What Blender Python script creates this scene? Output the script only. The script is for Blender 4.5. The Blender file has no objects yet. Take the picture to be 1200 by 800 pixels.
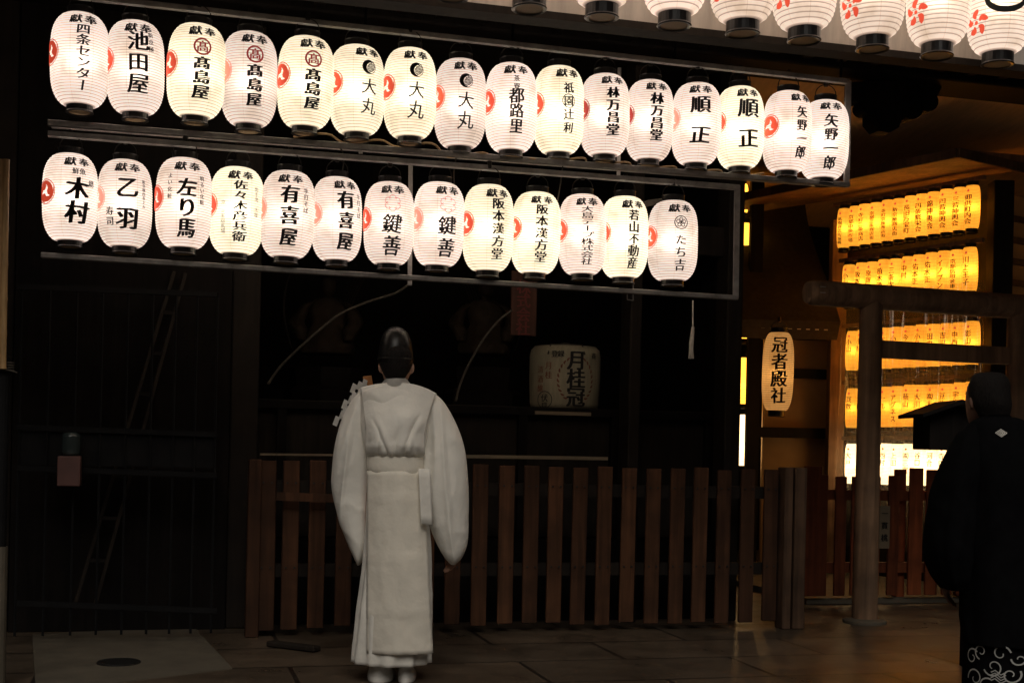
import bpy, bmesh, math, random
from mathutils import Vector, Matrix, noise
random.seed(7)
SC = bpy.context.scene
COL = SC.collection
R = math.radians
# ------------------------------------------------------------------ camera
FPX, CX, HY, CAMH = 1500.0, 600.0, 520.0, 1.2
ROLL = 0.022
CR = Vector((math.cos(ROLL), 0, math.sin(ROLL)))
CU = Vector((-math.sin(ROLL), 0, math.cos(ROLL)))
CP = Vector((0, 0, CAMH))
cam_d = bpy.data.cameras.new('camera')
cam = bpy.data.objects.new('camera', cam_d)
COL.objects.link(cam)
cam_d.sensor_width = 36
cam_d.lens = FPX / 1200 * 36
cam_d.shift_y = (HY - 400) / 1200
cam_d.clip_end = 500
m = Matrix((CR, CU, Vector((0, -1, 0)))).transposed().to_4x4()
m.translation = CP
cam.matrix_world = m
SC.camera = cam
# ------------------------------------------------------------------ world, sun, exposure
w = bpy.data.worlds.new('World')
SC.world = w
w.use_nodes = True
bg = w.node_tree.nodes['Background']
sky = w.node_tree.nodes.new('ShaderNodeTexSky')
sky.sky_type = 'NISHITA'
sky.sun_disc = False
sky.sun_elevation = R(42)
sky.sun_rotation = R(185)
w.node_tree.links.new(sky.outputs[0], bg.inputs[0])
bg.inputs[1].default_value = 0.0004
sun_d = bpy.data.lights.new('sun', 'SUN')
sun_d.energy = 1.1
sun_d.angle = R(35)
sun_d.color = (1.0, 0.93, 0.84)
sun = bpy.data.objects.new('sun', sun_d)
COL.objects.link(sun)
sun.rotation_euler = (R(90 - 42), 0, R(5))
SC.view_settings.view_transform = 'Standard'
SC.view_settings.look = 'None'
SC.view_settings.exposure = 0
SC.view_settings.gamma = 1
SC.cycles.use_denoising = True
SC.cycles.max_bounces = 8

# ------------------------------------------------------------------ geometry of the place
T = 0.2655                       # the shrine front runs away from the camera to the right
TH = math.atan(T)
E1 = Vector((math.cos(TH), math.sin(TH), 0))     # along the front
E2 = Vector((-math.sin(TH), math.cos(TH), 0))    # into the shrine


def ray(px, py):
    return CR * ((px - CX) / FPX) + CU * ((HY - py) / FPX) + Vector((0, 1, 0))


def on(px, py, d0):              # point on the plane parallel to the front
    r = ray(px, py)
    return CP + r * (d0 / (1 - r.x * T))


def at(px, py, y):               # point at depth y
    return CP + ray(px, py) * y


def gr(px, py):                  # point on the ground
    r = ray(px, py)
    return CP + r * (-CAMH / r.z)


def tag(o, label=None, cat=None, group=None, kind=None):
    if label: o['label'] = label
    if cat: o['category'] = cat
    if group: o['group'] = group
    if kind: o['kind'] = kind
    return o


def empty(name, loc, rz=0.0):
    o = bpy.data.objects.new(name, None)
    o.empty_display_size = 0.1
    COL.objects.link(o)
    o.location = loc
    o.rotation_euler = (0, 0, rz)
    return o


def link(name, me, mat, parent=None):
    o = bpy.data.objects.new(name, me)
    COL.objects.link(o)
    if mat is not None and len(me.materials) == 0:
        me.materials.append(mat)
    if parent is not None:
        o.parent = parent
    return o


def build(name, bm, mat, parent=None, smooth=False, world=True):
    """bm in world coordinates; parent is an unscaled empty"""
    me = bpy.data.meshes.new(name)
    if smooth:
        for f in bm.faces: f.smooth = True
    if parent is not None and world:
        pm = Matrix.Translation(parent.location) @ parent.rotation_euler.to_matrix().to_4x4()
        if parent.parent is not None:
            q = parent.parent
            pm = Matrix.Translation(q.location) @ q.rotation_euler.to_matrix().to_4x4() @ pm
        bm.transform(pm.inverted())
    bm.normal_update()
    bm.to_mesh(me)
    bm.free()
    return link(name, me, mat, parent)


def hexa(bm, c8):
    v = [bm.verts.new(c) for c in c8]
    for f in ((3, 2, 1, 0), (4, 5, 6, 7), (0, 1, 5, 4), (1, 2, 6, 5), (2, 3, 7, 6), (3, 0, 4, 7)):
        bm.faces.new([v[i] for i in f])
    return v


def bar(bm, p, q, w, h, up=Vector((0, 0, 1))):
    """box from p to q, w sideways, h along up"""
    p, q = Vector(p), Vector(q)
    d = (q - p).normalized()
    s = d.cross(up)
    if s.length < 1e-4: s = d.cross(Vector((0, 1, 0)))
    s.normalize()
    u = s.cross(d).normalized()
    c = []
    for a in (p, q):
        for i, j in ((-1, -1), (1, -1), (1, 1), (-1, 1)):
            c.append(a + s * (i * w / 2) + u * (j * h / 2))
    return hexa(bm, c)


def fbox(bm, u0, u1, y0, y1, z0, z1, d0):
    """box in the front's frame: u along, y inward from plane d0"""
    o = Vector((0, d0, 0))
    c = []
    for z in (z0, z1):
        for u, y in ((u0, y0), (u1, y0), (u1, y1), (u0, y1)):
            c.append(o + E1 * u + E2 * y + Vector((0, 0, z)))
    return hexa(bm, c)


def U(px, py, d0):
    return (on(px, py, d0) - Vector((0, d0, 0))).dot(E1)


def Z(px, py, d0):
    return on(px, py, d0).z


def bevel(bm, w, seg=2):
    bmesh.ops.bevel(bm, geom=bm.edges[:], offset=w, segments=seg, affect='EDGES', profile=0.5)


def tube(bm, pts, rad, n=8, caps=True):
    pts = [Vector(p) for p in pts]
    rings = []
    for i, p in enumerate(pts):
        d = (pts[min(i + 1, len(pts) - 1)] - pts[max(i - 1, 0)]).normalized()
        s = d.cross(Vector((0.31, 0.22, 1)) if abs(d.z) < 0.9 else Vector((0.2, 1, 0))).normalized()
        t = s.cross(d)
        r = rad[i] if isinstance(rad, (list, tuple)) else rad
        rings.append([bm.verts.new(p + s * (r * math.cos(6.2832 * k / n)) + t * (r * math.sin(6.2832 * k / n))) for k in range(n)])
    for a, b in zip(rings, rings[1:]):
        for k in range(n):
            bm.faces.new((a[k], a[(k + 1) % n], b[(k + 1) % n], b[k]))
    if caps:
        bm.faces.new(rings[0][::-1])
        bm.faces.new(rings[-1])
    return rings


def lathe(bm, prof, n=32, c=Vector((0, 0, 0)), caps=True):
    rings = [[bm.verts.new(c + Vector((r * math.cos(6.28318 * k / n), r * math.sin(6.28318 * k / n), z))) for k in range(n)] for r, z in prof]
    for a, b in zip(rings, rings[1:]):
        for k in range(n):
            bm.faces.new((a[k], a[(k + 1) % n], b[(k + 1) % n], b[k]))
    if caps:
        bm.faces.new(rings[0][::-1])
        bm.faces.new(rings[-1])


def crom(p0, p1, p2, p3, t):
    return 0.5 * (2 * p1 + (p2 - p0) * t + (2 * p0 - 5 * p1 + 4 * p2 - p3) * t * t + (3 * p1 - p0 - 3 * p2 + p3) * t ** 3)


def loft(bm, rings, n=56, sub=6, power=2.0, fold=0.0, foldk=9, rough=0.0, seed=0.0, fold_top=0.2, caps=True):
    """rings: (cx, cy, cz, rx, ry) in world, top to bottom, smoothed"""
    L = len(rings)
    pts = []
    for i in range(L - 1):
        a = [rings[max(i - 1, 0)], rings[i], rings[i + 1], rings[min(i + 2, L - 1)]]
        for s in range(sub):
            t = s / sub
            pts.append([crom(a[0][k], a[1][k], a[2][k], a[3][k], t) for k in range(5)])
    pts.append(list(rings[-1]))
    rr = []
    M = len(pts)
    for j, (cx, cy, cz, rx, ry) in enumerate(pts):
        rx, ry = max(rx, 0.004), max(ry, 0.004)
        row = []
        f = j / (M - 1)
        for k in range(n):
            th = 6.28318 * k / n
            c, s = math.cos(th), math.sin(th)
            x = abs(c) ** (2 / power) * (1 if c >= 0 else -1)
            y = abs(s) ** (2 / power) * (1 if s >= 0 else -1)
            g = 1.0
            if fold:
                ph = noise.noise(Vector((c * 2 + seed, s * 2, f * 1.3))) * 3.0
                g += fold * max(0, f - fold_top) / (1 - fold_top) * math.sin(foldk * th + ph + seed)
            v = Vector((cx + rx * x * g, cy + ry * y * g, cz))
            if rough:
                q = noise.noise(Vector((v.x * 7 + seed, v.y * 7, v.z * 3.2))) + 0.55 * (0.5 - abs(noise.noise(Vector((v.x * 9 + v.z * 4 + seed, v.y * 9, v.z * 5)))) * 2)
                v += Vector((x, y, 0)) * rough * q
            row.append(bm.verts.new(v))
        rr.append(row)
    for a, b in zip(rr, rr[1:]):
        for k in range(n):
            bm.faces.new((b[k], b[(k + 1) % n], a[(k + 1) % n], a[k]))
    if caps:
        bm.faces.new(rr[0])
        bm.faces.new(rr[-1][::-1])
    return rr


# ------------------------------------------------------------------ materials
def mat(name):
    m = bpy.data.materials.new(name)
    m.use_nodes = True
    nt = m.node_tree
    return m, nt, nt.nodes['Principled BSDF']


def N(nt, kind, **kw):
    n = nt.nodes.new(kind)
    for k, v in kw.items():
        if k.startswith('i_'):
            n.inputs[k[2:]].default_value = v
        else:
            setattr(n, k, v)
    return n


def ramp(nt, fac, stops):
    r = nt.nodes.new('ShaderNodeValToRGB')
    while len(r.color_ramp.elements) < len(stops): r.color_ramp.elements.new(0.5)
    for e, (p, c) in zip(r.color_ramp.elements, stops):
        e.position = p
        e.color = (c[0], c[1], c[2], 1)
    nt.links.new(fac, r.inputs[0])
    return r.outputs[0]


def simple(name, col, rough=0.6, metal=0.0, var=0.25, scale=8.0, stretch=(1, 1, 1), bump=0.1, spec=0.5):
    m, nt, b = mat(name)
    tc = N(nt, 'ShaderNodeTexCoord')
    mp = N(nt, 'ShaderNodeMapping')
    mp.inputs['Scale'].default_value = stretch
    nz = N(nt, 'ShaderNodeTexNoise')
    nz.inputs['Scale'].default_value = scale
    nz.inputs['Detail'].default_value = 6
    nz.inputs['Roughness'].default_value = 0.62
    nt.links.new(tc.outputs['Object'], mp.inputs[0])
    nt.links.new(mp.outputs[0], nz.inputs['Vector'])
    lo = [c * (1 - var) for c in col]
    hi = [min(1, c * (1 + var)) for c in col]
    nt.links.new(ramp(nt, nz.outputs[0], [(0.3, lo), (0.7, hi)]), b.inputs['Base Color'])
    b.inputs['Roughness'].default_value = rough
    b.inputs['Metallic'].default_value = metal
    b.inputs['Specular IOR Level'].default_value = spec
    if bump:
        bp = N(nt, 'ShaderNodeBump')
        bp.inputs['Strength'].default_value = bump
        bp.inputs['Distance'].default_value = 0.01
        nt.links.new(nz.outputs[0], bp.inputs['Height'])
        nt.links.new(bp.outputs[0], b.inputs['Normal'])
    return m


def wood(name, col, pitch=None, rough=0.7, grain=(26, 26, 1.6), var=0.35, spec=0.2):
    """grain runs along local z; pitch gives each board its own tone"""
    m, nt, b = mat(name)
    tc = N(nt, 'ShaderNodeTexCoord')
    mp = N(nt, 'ShaderNodeMapping')
    mp.inputs['Scale'].default_value = grain
    nz = N(nt, 'ShaderNodeTexNoise')
    nz.inputs['Scale'].default_value = 1.0
    nz.inputs['Detail'].default_value = 8
    nz.inputs['Distortion'].default_value = 0.6
    nt.links.new(tc.outputs['Object'], mp.inputs[0])
    nt.links.new(mp.outputs[0], nz.inputs['Vector'])
    st = N(nt, 'ShaderNodeTexNoise')
    st.inputs['Scale'].default_value = 4.5
    st.inputs['Detail'].default_value = 3
    nt.links.new(tc.outputs['Object'], st.inputs['Vector'])
    c = ramp(nt, nz.outputs[0], [(0.28, [x * (1 - var) for x in col]), (0.72, [min(1, x * (1 + var)) for x in col])])
    mx = N(nt, 'ShaderNodeMix', data_type='RGBA', blend_type='MULTIPLY')
    mx.inputs[0].default_value = 0.8
    nt.links.new(c, mx.inputs[6])
    nt.links.new(ramp(nt, st.outputs[0], [(0.3, (0.55, 0.55, 0.58)), (0.6, (1.1, 1.05, 1.0))]), mx.inputs[7])
    out = mx.outputs[2]
    if pitch:
        sx = N(nt, 'ShaderNodeSeparateXYZ')
        nt.links.new(tc.outputs['Object'], sx.inputs[0])
        mt = N(nt, 'ShaderNodeMath', operation='DIVIDE')
        mt.inputs[1].default_value = pitch
        nt.links.new(sx.outputs[0], mt.inputs[0])
        fl = N(nt, 'ShaderNodeMath', operation='FLOOR')
        nt.links.new(mt.outputs[0], fl.inputs[0])
        wn = N(nt, 'ShaderNodeTexWhiteNoise', noise_dimensions='1D')
        nt.links.new(fl.outputs[0], wn.inputs['W'])
        m2 = N(nt, 'ShaderNodeMix', data_type='RGBA', blend_type='MULTIPLY')
        m2.inputs[0].default_value = 1.0
        nt.links.new(out, m2.inputs[6])
        nt.links.new(ramp(nt, wn.outputs[0], [(0.0, (0.62, 0.6, 0.6)), (1.0, (1.2, 1.15, 1.1))]), m2.inputs[7])
        out = m2.outputs[2]
    nt.links.new(out, b.inputs['Base Color'])
    b.inputs['Roughness'].default_value = rough
    b.inputs['Specular IOR Level'].default_value = spec
    bp = N(nt, 'ShaderNodeBump')
    bp.inputs['Strength'].default_value = 0.25
    bp.inputs['Distance'].default_value = 0.004
    nt.links.new(nz.outputs[0], bp.inputs['Height'])
    nt.links.new(bp.outputs[0], b.inputs['Normal'])
    return m


def paper(name, col, strength, trans, ribs, height, fwd=0.3):
    """lit lantern paper: glows by itself and lets the bulb inside through"""
    m, nt, b = mat(name)
    nt.nodes.remove(b)
    out = nt.nodes['Material Output']
    tc = N(nt, 'ShaderNodeTexCoord')
    sx = N(nt, 'ShaderNodeSeparateXYZ')
    nt.links.new(tc.outputs['Object'], sx.inputs[0])
    ml = N(nt, 'ShaderNodeMath', operation='MULTIPLY')
    ml.inputs[1].default_value = ribs / height
    nt.links.new(sx.outputs[2], ml.inputs[0])
    fr = N(nt, 'ShaderNodeMath', operation='FRACT')
    nt.links.new(ml.outputs[0], fr.inputs[0])
    rb = ramp(nt, fr.outputs[0], [(0.0, (0.42, 0.36, 0.34)), (0.16, (0.55, 0.48, 0.45)), (0.36, (1, 1, 1)), (0.9, (1, 1, 1))])
    # eight paper seams
    at2 = N(nt, 'ShaderNodeMath', operation='ARCTAN2')
    nt.links.new(sx.outputs[0], at2.inputs[0])
    nt.links.new(sx.outputs[1], at2.inputs[1])
    m8 = N(nt, 'ShaderNodeMath', operation='MULTIPLY')
    m8.inputs[1].default_value = 8 / 6.28318
    nt.links.new(at2.outputs[0], m8.inputs[0])
    f8 = N(nt, 'ShaderNodeMath', operation='FRACT')
    nt.links.new(m8.outputs[0], f8.inputs[0])
    seam = ramp(nt, f8.outputs[0], [(0.0, (0.8, 0.77, 0.72)), (0.022, (0.86, 0.83, 0.8)), (0.03, (1, 1, 1)), (1.0, (1, 1, 1))])
    nz = N(nt, 'ShaderNodeTexNoise')
    nz.inputs['Scale'].default_value = 9
    nz.inputs['Detail'].default_value = 5
    oi = N(nt, 'ShaderNodeObjectInfo')
    vm = N(nt, 'ShaderNodeVectorMath', operation='MULTIPLY_ADD')
    nt.links.new(oi.outputs['Random'], vm.inputs[0]); vm.inputs[1].default_value = (31, 47, 19)
    nt.links.new(tc.outputs['Object'], vm.inputs[2])
    nt.links.new(vm.outputs[0], nz.inputs['Vector'])
    blot = ramp(nt, nz.outputs[0], [(0.28, (0.80, 0.76, 0.70)), (0.5, (1, 1, 1)), (0.72, (1.05, 1.05, 1.05))])
    a = N(nt, 'ShaderNodeMix', data_type='RGBA', blend_type='MULTIPLY'); a.inputs[0].default_value = 1
    nt.links.new(rb, a.inputs[6]); nt.links.new(seam, a.inputs[7])
    a2 = N(nt, 'ShaderNodeMix', data_type='RGBA', blend_type='MULTIPLY'); a2.inputs[0].default_value = 1
    nt.links.new(a.outputs[2], a2.inputs[6]); nt.links.new(blot, a2.inputs[7])
    a3 = N(nt, 'ShaderNodeMix', data_type='RGBA', blend_type='MULTIPLY'); a3.inputs[0].default_value = 1
    nt.links.new(a2.outputs[2], a3.inputs[6]); a3.inputs[7].default_value = (*col, 1)
    mr = N(nt, 'ShaderNodeMapRange')
    mr.inputs['To Min'].default_value = strength * 0.84
    mr.inputs['To Max'].default_value = strength * 1.14
    nt.links.new(oi.outputs['Random'], mr.inputs[0])
    em = N(nt, 'ShaderNodeEmission')
    nt.links.new(a3.outputs[2], em.inputs[0]); nt.links.new(mr.outputs[0], em.inputs[1])
    tr = N(nt, 'ShaderNodeBsdfTranslucent')
    sc = N(nt, 'ShaderNodeMix', data_type='RGBA', blend_type='MULTIPLY'); sc.inputs[0].default_value = 1
    nt.links.new(a3.outputs[2], sc.inputs[6]); sc.inputs[7].default_value = (trans, trans, trans, 1)
    nt.links.new(sc.outputs[2], tr.inputs[0])
    rf = N(nt, 'ShaderNodeBsdfRefraction')
    rf.inputs['IOR'].default_value = 1.45; rf.inputs['Roughness'].default_value = 1.0
    nt.links.new(sc.outputs[2], rf.inputs[0])
    mxs = N(nt, 'ShaderNodeMixShader'); mxs.inputs[0].default_value = fwd
    nt.links.new(tr.outputs[0], mxs.inputs[1]); nt.links.new(rf.outputs[0], mxs.inputs[2])
    ad = N(nt, 'ShaderNodeAddShader')
    nt.links.new(em.outputs[0], ad.inputs[0]); nt.links.new(mxs.outputs[0], ad.inputs[1])
    nt.links.new(ad.outputs[0], out.inputs[0])
    return m


M = {}
M['ink'] = simple('ink', (0.012, 0.011, 0.011), 0.8, var=0.3, bump=0)
M['ink_grey'] = simple('faded_ink', (0.10, 0.085, 0.075), 0.8, var=0.3, bump=0)


def glowing_paint(name, col, s):
    m = simple(name, col, 0.8, var=0.12, bump=0)
    b = m.node_tree.nodes['Principled BSDF']
    b.inputs['Emission Color'].default_value = (*col, 1)
    b.inputs['Emission Strength'].default_value = s
    return m


M['red'] = glowing_paint('red_paint_on_lit_paper', (0.80, 0.085, 0.04), 0.62)
M['pale_red'] = glowing_paint('pale_red_paint_on_lit_paper', (0.85, 0.26, 0.19), 0.7)
M['dark_red'] = glowing_paint('dark_red_paint_on_lit_paper', (0.35, 0.03, 0.025), 0.5)
M['pink'] = glowing_paint('pink_line_on_lit_paper', (0.60, 0.10, 0.10), 0.55)
M['paper_white'] = paper('white_paper', (1.0, 0.89, 0.82), 0.45, 0.80, 34, 0.44)
M['paper_cream'] = paper('cream_paper', (1.0, 0.92, 0.74), 0.60, 0.75, 34, 0.44)
M['paper_big'] = paper('white_ribbed_paper', (1.0, 0.85, 0.73), 0.50, 0.62, 24, 0.44)
M['paper_yellow'] = paper('yellow_paper', (1.0, 0.51, 0.055), 0.62, 1.0, 30, 0.375, 0.25)
M['paper_strip'] = paper('strong_yellow_paper', (1.0, 0.52, 0.06), 2.4, 1.0, 30, 0.375, 0.2)
M['paper_hot'] = paper('bright_white_paper', (1.0, 0.74, 0.40), 2.6, 0.7, 30, 0.375)
M['paper_amber'] = paper('amber_paper', (1.0, 0.55, 0.17), 0.36, 0.5, 42, 0.62)
M['lacquer'] = simple('black_lacquer', (0.012, 0.011, 0.011), 0.28, var=0.2, bump=0)
M['cap_base'] = simple('pale_glow_base', (0.42, 0.30, 0.18), 0.6, var=0.2, bump=0)  # pale tan disc colour stands for bulb glow at the open bottom
M['wire'] = simple('dark_wire', (0.05, 0.045, 0.04), 0.45, metal=0.8, var=0.2, bump=0)
M['steel'] = simple('grey_steel_angle', (0.30, 0.285, 0.27), 0.5, metal=0.35, var=0.35, scale=14, bump=0.08)
M['dark_steel'] = simple('dark_steel', (0.008, 0.008, 0.0085), 0.75, metal=0.0, var=0.3, bump=0.05, spec=0.12)
M['wood_dark'] = wood('old_dark_timber', (0.013, 0.0095, 0.007), var=0.4)
M['wood_black'] = wood('soot_black_timber', (0.007, 0.0055, 0.005), var=0.4, spec=0.1)
M['wood_fence'] = wood('weathered_red_brown_boards', (0.078, 0.037, 0.019), pitch=0.163, var=0.4)
M['wood_fence2'] = wood('vermilion_brown_boards', (0.20, 0.058, 0.022), pitch=0.16, var=0.35)
M['wood_grey'] = wood('weathered_grey_timber', (0.10, 0.06, 0.038), var=0.35)
M['wood_torii'] = wood('bare_grey_brown_timber', (0.23, 0.145, 0.09), var=0.35)
M['wood_ladder'] = wood('dark_worn_timber', (0.022, 0.017, 0.013))
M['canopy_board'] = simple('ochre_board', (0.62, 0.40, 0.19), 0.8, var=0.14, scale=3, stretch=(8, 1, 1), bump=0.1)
M['plaster'] = simple('ochre_plaster', (0.42, 0.27, 0.12), 0.85, var=0.14, scale=3, bump=0.1)
M['board_pale'] = simple('pale_painted_board', (0.42, 0.38, 0.34), 0.7, var=0.2, scale=3, stretch=(6, 6, 1), bump=0.05)
M['cloth'] = None
M['rope'] = simple('straw_rope', (0.055, 0.047, 0.036), 0.85, var=0.3, scale=60, bump=0.3)
M['cord'] = simple('tan_cord', (0.50, 0.33, 0.17), 0.7, var=0.2, scale=40, bump=0)
M['white_tie'] = simple('white_tie', (0.65, 0.62, 0.56), 0.8, var=0.15, scale=30, bump=0.1)
M['bamboo'] = simple('dry_bamboo', (0.40, 0.25, 0.11), 0.5, var=0.3, scale=12, stretch=(4, 4, 0.5), bump=0.05)
M['skin'] = simple('skin', (0.42, 0.24, 0.165), 0.55, var=0.08, scale=20, bump=0.03)
M['hair'] = simple('black_hair', (0.010, 0.008, 0.007), 0.75, var=0.5, scale=60, stretch=(3, 3, 0.6), bump=0.6, spec=0.15)
M['black_cloth'] = simple('black_silk', (0.005, 0.005, 0.0055), 0.85, var=0.25, scale=14, bump=0.1, spec=0.02)
M['straw'] = simple('straw_matting', (0.34, 0.31, 0.22), 0.85, var=0.16, scale=50, stretch=(1, 1, 0.15), bump=0.2)
M['statue'] = simple('dark_painted_wood', (0.022, 0.015, 0.010), 0.7, var=0.45, scale=10, bump=0.2, spec=0.1)
M['pinkbox'] = simple('dull_pink_box', (0.11, 0.05, 0.042), 0.6, var=0.15, bump=0)
M['sign_wood'] = wood('reddish_sign_board', (0.055, 0.024, 0.016))
M['sign_ink'] = simple('faded_red_ink', (0.10, 0.012, 0.01), 0.8, bump=0)
M['plate'] = simple('pale_plate', (0.20, 0.155, 0.10), 0.7, var=0.15, bump=0)
M['iron'] = simple('cast_iron', (0.02, 0.019, 0.018), 0.5, metal=0.4, var=0.4, scale=40, bump=0.3)
M['tabi'] = simple('white_cotton', (0.60, 0.58, 0.54), 0.85, var=0.12, scale=30, bump=0.1)


def cloth_mat(name, col):
    m, nt, b = mat(name)
    tc = N(nt, 'ShaderNodeTexCoord')
    n1 = N(nt, 'ShaderNodeTexNoise'); n1.inputs['Scale'].default_value = 5; n1.inputs['Detail'].default_value = 5
    nt.links.new(tc.outputs['Object'], n1.inputs['Vector'])
    nt.links.new(ramp(nt, n1.outputs[0], [(0.3, [c * 0.88 for c in col]), (0.7, [min(1, c * 1.06) for c in col])]), b.inputs['Base Color'])
    n2 = N(nt, 'ShaderNodeTexNoise'); n2.inputs['Scale'].default_value = 260; n2.inputs['Detail'].default_value = 2
    nt.links.new(tc.outputs['Object'], n2.inputs['Vector'])
    n3 = N(nt, 'ShaderNodeTexNoise'); n3.inputs['Scale'].default_value = 11; n3.inputs['Detail'].default_value = 3
    nt.links.new(tc.outputs['Object'], n3.inputs['Vector'])
    b1 = N(nt, 'ShaderNodeBump'); b1.inputs['Strength'].default_value = 0.25; b1.inputs['Distance'].default_value = 0.002
    b2 = N(nt, 'ShaderNodeBump'); b2.inputs['Strength'].default_value = 0.45; b2.inputs['Distance'].default_value = 0.02
    nt.links.new(n2.outputs[0], b1.inputs['Height']); nt.links.new(n3.outputs[0], b2.inputs['Height'])
    nt.links.new(b2.outputs[0], b1.inputs['Normal']); nt.links.new(b1.outputs[0], b.inputs['Normal'])
    b.inputs['Roughness'].default_value = 0.85
    b.inputs['Specular IOR Level'].default_value = 0.2
    b.inputs['Sheen Weight'].default_value = 0.15
    return m


M['cloth'] = cloth_mat('white_linen', (0.78, 0.755, 0.69))
M['cloth_warm'] = cloth_mat('cream_linen', (0.76, 0.715, 0.62))

# ground: big worn stone slabs laid square to the shrine front
g, nt, b = mat('paving')
tc = N(nt, 'ShaderNodeTexCoord')
mp = N(nt, 'ShaderNodeMapping'); mp.inputs['Rotation'].default_value = (0, 0, -TH)
nt.links.new(tc.outputs['Object'], mp.inputs[0])
br = N(nt, 'ShaderNodeTexBrick')
br.inputs['Scale'].default_value = 1.0
br.inputs['Brick Width'].default_value = 1.25
br.inputs['Row Height'].default_value = 0.62
br.inputs['Mortar Size'].default_value = 0.014
br.inputs['Mortar Smooth'].default_value = 0.3
br.inputs['Color1'].default_value = (0.105, 0.078, 0.054, 1)
br.inputs['Color2'].default_value = (0.070, 0.055, 0.040, 1)
br.inputs['Mortar'].default_value = (0.02, 0.016, 0.013, 1)
nt.links.new(mp.outputs[0], br.inputs['Vector'])
nz = N(nt, 'ShaderNodeTexNoise'); nz.inputs['Scale'].default_value = 2.2; nz.inputs['Detail'].default_value = 9; nz.inputs['Roughness'].default_value = 0.65
nt.links.new(tc.outputs['Object'], nz.inputs['Vector'])
mx = N(nt, 'ShaderNodeMix', data_type='RGBA', blend_type='MULTIPLY'); mx.inputs[0].default_value = 1
nt.links.new(br.outputs[0], mx.inputs[6])
nt.links.new(ramp(nt, nz.outputs[0], [(0.3, (0.55, 0.55, 0.55)), (0.7, (1.3, 1.25, 1.2))]), mx.inputs[7])
nt.links.new(mx.outputs[2], b.inputs['Base Color'])
nt.links.new(ramp(nt, nz.outputs[0], [(0.3, (0.24, 0.24, 0.24)), (0.7, (0.52, 0.52, 0.52))]), b.inputs['Roughness'])
bp = N(nt, 'ShaderNodeBump'); bp.inputs['Strength'].default_value = 0.3; bp.inputs['Distance'].default_value = 0.012
ad = N(nt, 'ShaderNodeMath', operation='SUBTRACT')
nt.links.new(nz.outputs[0], ad.inputs[0]); nt.links.new(br.outputs['Fac'], ad.inputs[1])
nt.links.new(ad.outputs[0], bp.inputs['Height']); nt.links.new(bp.outputs[0], b.inputs['Normal'])
M['paving'] = g
M['pale_slab'] = simple('pale_concrete', (0.10, 0.084, 0.060), 0.75, var=0.25, scale=5, bump=0.1)
M['gravel'] = simple('dark_earth', (0.03, 0.024, 0.018), 0.9, var=0.4, scale=20, bump=0.3)

# plastic sheet
ps, nt, b = mat('clear_plastic')
nt.nodes.remove(b)
tr = N(nt, 'ShaderNodeBsdfTransparent'); tr.inputs[0].default_value = (0.96, 0.95, 0.93, 1)
gl = N(nt, 'ShaderNodeBsdfGlossy'); gl.inputs['Roughness'].default_value = 0.12
df = N(nt, 'ShaderNodeBsdfTranslucent'); df.inputs[0].default_value = (0.9, 0.85, 0.75, 1)
ms = N(nt, 'ShaderNodeMixShader'); ms.inputs[0].default_value = 0.17
ms2 = N(nt, 'ShaderNodeMixShader'); ms2.inputs[0].default_value = 0.04
nt.links.new(tr.outputs[0], ms.inputs[1]); nt.links.new(gl.outputs[0], ms.inputs[2])
nt.links.new(ms.outputs[0], ms2.inputs[1]); nt.links.new(df.outputs[0], ms2.inputs[2])
nt.links.new(ms2.outputs[0], nt.nodes['Material Output'].inputs[0])
M['plastic'] = ps

# ================================================================== SETTING
bm = bmesh.new()
bmesh.ops.create_grid(bm, x_segments=2, y_segments=2, size=120)
tag(build('ground', bm, M['paving']), kind='structure')
# pale concrete slab let into the paving at the left
bm = bmesh.new()
pts = [gr(38, 744), gr(226, 733), gr(272, 783), gr(42, 812)]
hexa(bm, [p + Vector((0, 0, -0.02)) for p in pts[::-1]] + [p + Vector((0, 0, 0.004)) for p in pts[::-1]])
tag(build('pavement', bm, M['pale_slab']), kind='structure')
# stone sill under the fence line and step at the right
bm = bmesh.new()
fbox(bm, U(945, 707, 9.35), U(1300, 707, 9.35), 0.0, 3.2, 0.004, 0.05, 9.35)
tag(build('stone_platform', bm, M['pale_slab']), 'low pale stone platform edge under the red-brown picket fence', 'step')

# main hall: posts, back walls, floor, ceiling
hall = empty('shrine_hall', on(600, 740, 8.6) * 1.0)
hall.location.z = 0
tag(hall, 'dark timber shrine hall with black beams behind the lantern racks', 'shrine')
zc = 3.95
bm = bmesh.new(); fbox(bm, -5.5, 1.70, 0, 0.08, 0, zc, 10.9); build('back_wall', bm, M['wood_black'], hall)
bm = bmesh.new(); fbox(bm, -5.5, 1.55, 0.05, 2.2, 0.0, 0.55, 8.62); build('raised_floor', bm, M['wood_black'], hall)
bm = bmesh.new(); fbox(bm, -7.5, 6.5, -2.9, 2.4, zc, zc + 0.12, 8.6); build('ceiling', bm, M['wood_dark'], hall)
bm = bmesh.new(); fbox(bm, 1.56, 1.62, 0.12, 2.29, 0.0, zc, 8.6); build('side_wall', bm, M['wood_black'], hall)
for pxa, pxb in ((266, 299), (840, 858.5), (728, 742), (-40, 14)):
    bm = bmesh.new(); fbox(bm, U(pxa, 600, 8.62), U(pxb, 600, 8.62), -0.1, 0.1, 0, zc, 8.62)
    bevel(bm, 0.012); build('post', bm, M['wood_dark'], hall)
bm = bmesh.new(); fbox(bm, -6.5, 6.0, -0.2, 0.2, 3.79, 4.3, 8.3); bevel(bm, 0.02); build('beam', bm, M['wood_black'], hall)
bm = bmesh.new(); fbox(bm, U(300, 600, 8.62), U(845, 600, 8.62), -0.02, 0.06, 2.55, 2.75, 8.62); build('lintel', bm, M['wood_dark'], hall)
bm = bmesh.new()                      # altar counter the barrel and statues stand on
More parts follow.
